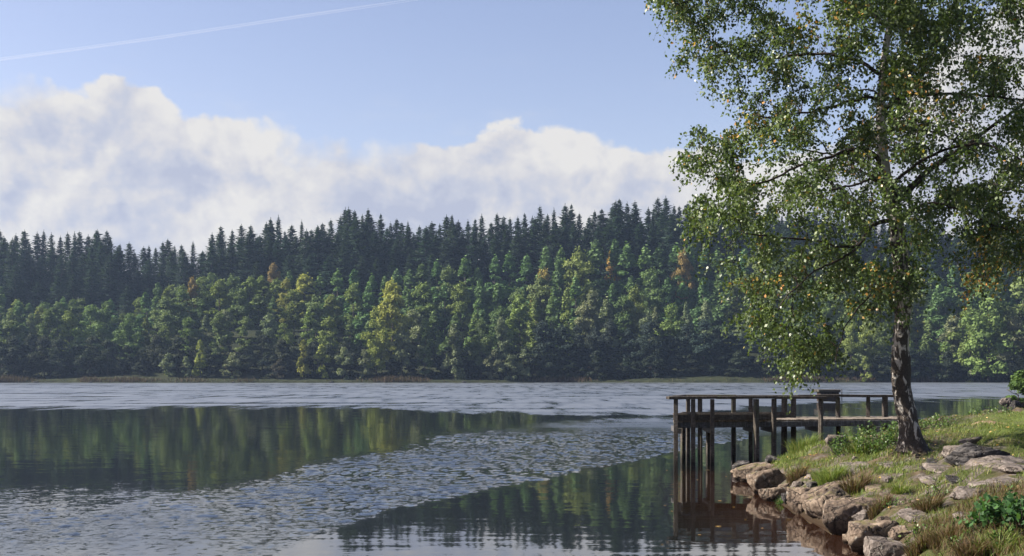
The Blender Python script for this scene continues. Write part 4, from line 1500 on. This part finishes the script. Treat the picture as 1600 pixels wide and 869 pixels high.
c = on_bank(1352, 700)
leafy('weed_clump', c, .50, .52, 1500, .048, M['weed'], 'tall green weeds growing against the left of the birch foot', 'weeds', 60, 5)
c = on_bank(1392, 700)
leafy('weed_clump', c, .32, .46, 800, .045, M['weed'], 'weeds touching the front left of the birch trunk', 'weeds', 34, 6)
c = on_bank(1320, 678)
leafy('weed_clump', c, .28, .40, 420, .055, M['weed'], 'leafy weeds behind the grey boulder, reaching to the jetty deck', 'weeds', 22, 7)
c = on_bank(1580, 818)
leafy('bramble_bush', c, .29, .33, 800, .066, M['bramble'], 'dense bright green bramble bush at the right picture edge', 'bush', 40, 8, top=True)
c = on_bank(1549, 808)
leafy('bramble_bush', c, .12, .20, 130, .062, M['bramble'], 'small bramble shoots left of the dense bramble bush', 'bush', 14, 9, top=True)
c = on_bank(1622, 822)
leafy('bramble_bush', c, .40, .38, 700, .070, M['bramble'], 'bramble bush running out of the picture at the right', 'bush', 36, 10, top=True)
for px, py, nl, hg, lb in ((1432, 796, 130, .16, 'small leafy plant beside the pinkish flat rock'), (1486, 832, 150, .2, 'yellow-green weed in the dry stems below the grey slab'), (1462, 778, 110, .26, 'thin yellowish weed standing before the purple-grey slab'),
                           (1500, 852, 160, .18, 'low weeds at the picture bottom under the bramble shoots'), (1442, 838, 150, .2, 'weeds rising behind the purple-grey boulder'), (1400, 792, 90, .18, 'small weed by the flat tan slab'), (1566, 842, 160, .14, 'pale green herb below the dense bramble bush')):
    leafy('weed_plant', on_bank(px, py), .12, hg, nl, .034, M['weed'], lb, 'plant', 12, int(px))
# grassy fringe on the crest of the lawn and bush on the headland
for px, py, lb in ((1400, 672, 'leafy weeds hiding the jetty beam left of the birch trunk'), (1455, 668, 'leafy weeds below the jetty end right of the birch trunk'), (1476, 664, 'weeds in front of the very end of the jetty deck'), (1450, 664, 'leafy weeds on the lawn crest right of the birch trunk'), (1462, 662, 'low weeds on the lawn crest beside the jetty landing'), (1530, 648, 'low weeds along the far edge of the lawn'), (1562, 646, 'tuft of weeds on the far lawn edge near the right')):
    leafy('weed_plant', on_bank(px, py), .35, .24, 160, .06, M['weed'], lb, 'plant', 20, int(px))
hb = at(1592, 634, 68.5)
for i, (dx, dy, lb) in enumerate(((0, 0, 'green bush on the small right-hand headland above the stones'), (1.6, 1.5, 'second green bush on the headland, cut by the right picture edge'))):
    vs = KIND['shrub'][i]
    root = empty('headland_bush', (hb.x + dx, hb.y + dy, .35), 1.3 * i)
    root.scale = (.38, .38, .26 + .06 * i)
    tag(root, lb, 'bush')
    o = bpy.data.objects.new('crown', vs[0]); COL.objects.link(o); o.parent = root; o.color = (.075, .125, .035, 1)
    t = bpy.data.objects.new('trunk', vs[1]); COL.objects.link(t); t.parent = root

# fallen leaves
X, Y = scatter(2600, 3.8, 17, 9.5, 36, lambda X, Y: (shore_dist(X, Y) > .4) & (rng.random(len(X)) < np.clip(1.2 - np.hypot(X - 8, Y - 20) / 14, .08, 1)))
P = np.stack([X, Y, bank_h(X, Y) + .015 + rng.uniform(0, .03, len(X))], -1)
k = len(X)
Vq = leaf_quads(P, rng.normal(size=(k, 3)) * [1, 1, .2], unit(rng.normal(size=(k, 3)) * .4 + [0, 0, 1]), rng.uniform(.04, .065, k), rng.uniform(.03, .045, k))
tag(link('fallen_leaves', mesh_quads('fallen_leaves', Vq, attr={'tone': rng.random(k)}), M['fallen']), 'yellow birch leaves scattered over the bank', 'leaves', kind='stuff')
for px, py, s in ((1107, 735, 2.2), (1123, 783, 1.5), (1122, 823, 1.5), (1039, 790, 1), (1092, 836, 1), (1041, 735, 1), (1066, 738, 1), (1147, 793, .9), (1134, 745, .8), (1090, 750, .8), (1049, 799, .8), (1192, 826, .9), (1035, 851, .8), (1081, 730, .8), (1164, 812, .7)):
    Y = F * EYE / (py - HOR)
    o = link('floating_leaf', mesh_quads('floating_leaf', leaf_quads(np.array([[-.03 * s, 0, 0.]]), np.array([[1, .4, .0]]), np.array([[0, 0, 1.]]), .065 * s, .05 * s), attr={'tone': [rng.random()]}), M['fallen'])
    o.location = ((px - CX) * Y / F, Y, .006)
    o.rotation_euler = (rng.normal(0, .06), rng.normal(0, .06), rng.uniform(0, 6))
    tag(o, 'larger pale leaf floating at the foot of the jetty posts' if s > 2 else 'small yellow leaf floating on the calm water near the jetty', 'leaf', None if s > 2 else 'leaves floating near the jetty')

# ------------------------------------------------------------------ sky
SUN_EL, SUN_AZ = math.radians(36), math.radians(-90)               # azimuth from +Y towards +X
w = bpy.data.worlds.new('World')
sc.world = w
w.use_nodes = True
nt = w.node_tree
nt.nodes.clear()
g = G(nt)
out = g.n('ShaderNodeOutputWorld')
sky = g.n('ShaderNodeTexSky', sky_type='NISHITA')
sky.sun_disc = False
sky.sun_elevation = SUN_EL
sky.sun_rotation = SUN_AZ
sky.air_density = 1.0
sky.dust_density = 1.2
sky.ozone_density = 1.5
tc = g.n('ShaderNodeTexCoord')
dv = tc.outputs['Generated']
sp = g.n('ShaderNodeSeparateXYZ')
nt.links.new(dv, sp.inputs[0])
az = g.math('ARCTAN2', sp.outputs[0], sp.outputs[1])
hor = g.math('SQRT', g.math('ADD', g.math('MULTIPLY', sp.outputs[0], sp.outputs[0]), g.math('MULTIPLY', sp.outputs[1], sp.outputs[1])))
el = g.math('DIVIDE', sp.outputs[2], g.math('MAXIMUM', hor, .02))
# the cloud bank: its top by compass direction
CT = [(-1200, 190), (-300, 150), (0, 140), (100, 138), (190, 133), (240, 143), (285, 176), (330, 172), (372, 180), (420, 206), (480, 222), (560, 224), (640, 230), (720, 234), (775, 210), (830, 208), (880, 214), (960, 226), (1060, 236), (1220, 238), (1320, 228), (1420, 150), (1520, 40), (1620, -30), (1900, -60), (2600, 60)]
cur = g.n('ShaderNodeFloatCurve')
c_ = cur.mapping.curves[0]
ptsv = []
for px, py in CT:
    a_ = math.atan((px - CX) / F)
    ptsv.append(((a_ + .8) / 1.6, (HOR - py) / F * math.cos(a_) / .4))
while len(c_.points) > 2:
    c_.points.remove(c_.points[-1])
c_.points[0].location = ptsv[0]
c_.points[1].location = ptsv[-1]
for q in ptsv[1:-1]:
    c_.points.new(*q)
for q in c_.points:
    q.handle_type = 'AUTO'
cur.mapping.update()
g.put(cur.inputs['Value'], g.math('DIVIDE', g.math('ADD', az, .8), 1.6, clamp=True))
top = g.math('MULTIPLY', cur.outputs[0], .4)
cv = g.n('ShaderNodeCombineXYZ')
nt.links.new(az, cv.inputs[0])
nt.links.new(el, cv.inputs[1])
cvec = cv.outputs[0]


def puff(vec):
    """Heaped cumulus relief: billows on billows."""
    wv = g.vmath('ADD', vec, g.vmath('MULTIPLY', g.vmath('SUBTRACT', g.noise(vec, 14, 5, .6, col=True), (.5, .5, .5)), (.05, .05, 0)))
    h_ = None
    for scl, amp in ((11, .50), (24, .34), (52, .20), (110, .12)):
        vo = g.n('ShaderNodeTexVoronoi', feature='SMOOTH_F1', voronoi_dimensions='2D')
        g.put(vo.inputs['Vector'], wv)
        vo.inputs['Scale'].default_value = scl
        vo.inputs['Smoothness'].default_value = .25
        t_ = g.math('MULTIPLY', g.math('SUBTRACT', .45, vo.outputs['Distance']), amp)
        h_ = t_ if h_ is None else g.math('ADD', h_, t_)
    nn = g.math('MULTIPLY', g.math('SUBTRACT', g.noise(vec, 30, 9, .62), .5), .55)
    return g.math('ADD', h_, nn)


p0 = puff(cvec)
p1 = puff(g.vmath('ADD', cvec, (-.009, .010, 0)))
dpt = g.math('ADD', g.math('SUBTRACT', top, el), g.math('MULTIPLY_ADD', p0, .034, .001))
soft_ = g.noise(g.vmath('ADD', cvec, (.9, .1, 0)), 9, 3, .5)
alpha = g.math('DIVIDE', g.math('ADD', dpt, .002), g.math('MULTIPLY_ADD', g.step(soft_, .45, .70), .018, .004), clamp=True)
alpha = g.math('SMOOTH_MIN', alpha, 1.0, .15, clamp=True)
wisp = g.math('MULTIPLY', g.step(g.noise(g.vmath('MULTIPLY', cvec, (1, 2.6, 1)), 7, 6, .62), .50, .78), g.step(g.math('SUBTRACT', el, top), .09, -.02))
alpha = g.math('MAXIMUM', alpha, g.math('MULTIPLY', wisp, .30))
alpha = g.math('MULTIPLY', alpha, g.step(el, -.05, .0))
big = g.noise(g.vmath('MULTIPLY', g.vmath('ADD', cvec, (.37, .2, 0)), (1, 1.25, 1)), 8.5, 6, .58, .4)
lit = g.math('ADD', g.math('MULTIPLY', g.math('SUBTRACT', p0, p1), 1.5), g.math('MULTIPLY', g.math('SUBTRACT', big, .5), 3.0))
lit = g.math('ADD', lit, g.math('MULTIPLY', g.step(dpt, .055, .0), .45))
lit = g.math('ADD', lit, g.math('MULTIPLY', g.step(el, .16, .11), .12))
lit = g.math('ADD', lit, .47)
cc = g.ramp(lit, [(0, (.53, .57, .71)), (.3, (.62, .65, .755)), (.62, (.75, .745, .775)), (1, (.88, .86, .835))])
skyc = g.mix(.8, sky.outputs[0], g.mix(1, sky.outputs[0], (1.26, 1.02, 1.03), 'MULTIPLY'))
pale = g.step(az, .25, -.45)                                         # milky air towards the sun
b1 = g.n('ShaderNodeBackground'); g.put(b1.inputs[0], skyc); b1.inputs[1].default_value = .065
b3 = g.n('ShaderNodeBackground'); g.put(b3.inputs[0], cc); b3.inputs[1].default_value = .345
mx = g.n('ShaderNodeMixShader')
g.put(mx.inputs[0], alpha)
nt.links.new(b1.outputs[0], mx.inputs[1])
nt.links.new(b3.outputs[0], mx.inputs[2])
nt.links.new(mx.outputs[0], out.inputs[0])

sun = bpy.data.lights.new('sun', 'SUN')
sun.energy = 5.0
sun.angle = math.radians(.53)
sun.color = (1, .93, .82)
so = bpy.data.objects.new('sun', sun)
COL.objects.link(so)
sv = Vector((math.sin(SUN_AZ) * math.cos(SUN_EL), math.cos(SUN_AZ) * math.cos(SUN_EL), math.sin(SUN_EL)))
so.rotation_euler = sv.to_track_quat('Z', 'Y').to_euler()
so.location = (-60, 40, 80)

# vapour trail, high above everything
def trail(mb, pts, Yd, rad):
    q = [at(x, y, Yd) for x, y in pts]
    mb.tube(q, rad, 10)


m, nt2, out2 = new_mat('vapour')
vp = nt2.nodes.new('ShaderNodeVolumePrincipled')
vp.inputs['Color'].default_value = (.95, .95, .97, 1)
vp.inputs['Density'].default_value = .010
nt2.links.new(vp.outputs[0], out2.inputs['Volume'])
b = MB()
line = [(-160, 118), (0, 94), (120, 78), (250, 60), (370, 42), (470, 27), (560, 14), (680, -4)]
trail(b, line, 8000, [9, 8, 7.5, 7, 6.5, 6, 5, 3])
trail(b, [(x + 4, y - 3.5) for x, y in line], 8000, [5, 6, 5, 6, 5.5, 7, 6, 3])
tag(b.build('vapour_trail', m, None, True), 'thin white aircraft vapour trail slanting across the blue sky', 'vapour trail')

# ------------------------------------------------------------------ haze
m, nt2, out2 = new_mat('haze_air')
vp = nt2.nodes.new('ShaderNodeVolumePrincipled')
vp.inputs['Color'].default_value = (.50, .68, 1.0, 1)
vp.inputs['Density'].default_value = .00015
vp.inputs['Anisotropy'].default_value = .25
nt2.links.new(vp.outputs[0], out2.inputs['Volume'])
b = MB(); b.box((0, 287, 35.5), (880, 704, 77)); tag(b.build('haze', m), kind='stuff')

# ------------------------------------------------------------------ camera and render settings
cam = bpy.data.cameras.new('camera')
cam.lens = 36 * F / 1600
cam.sensor_width = 36
cam.shift_y = (HOR - 434.5) / 1600
cam.clip_end = 30000
co = bpy.data.objects.new('camera', cam)
co.location = (0, 0, EYE)
co.rotation_euler = (math.pi / 2, 0, 0)
COL.objects.link(co)
sc.camera = co
sc.render.engine = 'CYCLES'
sc.view_settings.view_transform = 'Standard'
sc.view_settings.look = 'None'
sc.view_settings.gamma = 1
sc.view_settings.use_curve_mapping = False
sc.view_settings.exposure = 1.42
cy = sc.cycles
cy.use_denoising = True
cy.max_bounces = 6
cy.diffuse_bounces = 3
cy.glossy_bounces = 3
cy.transmission_bounces = 3
cy.transparent_max_bounces = 8
cy.volume_bounces = 0
cy.caustics_reflective = False
cy.caustics_refractive = False
cy.sample_clamp_indirect = 6
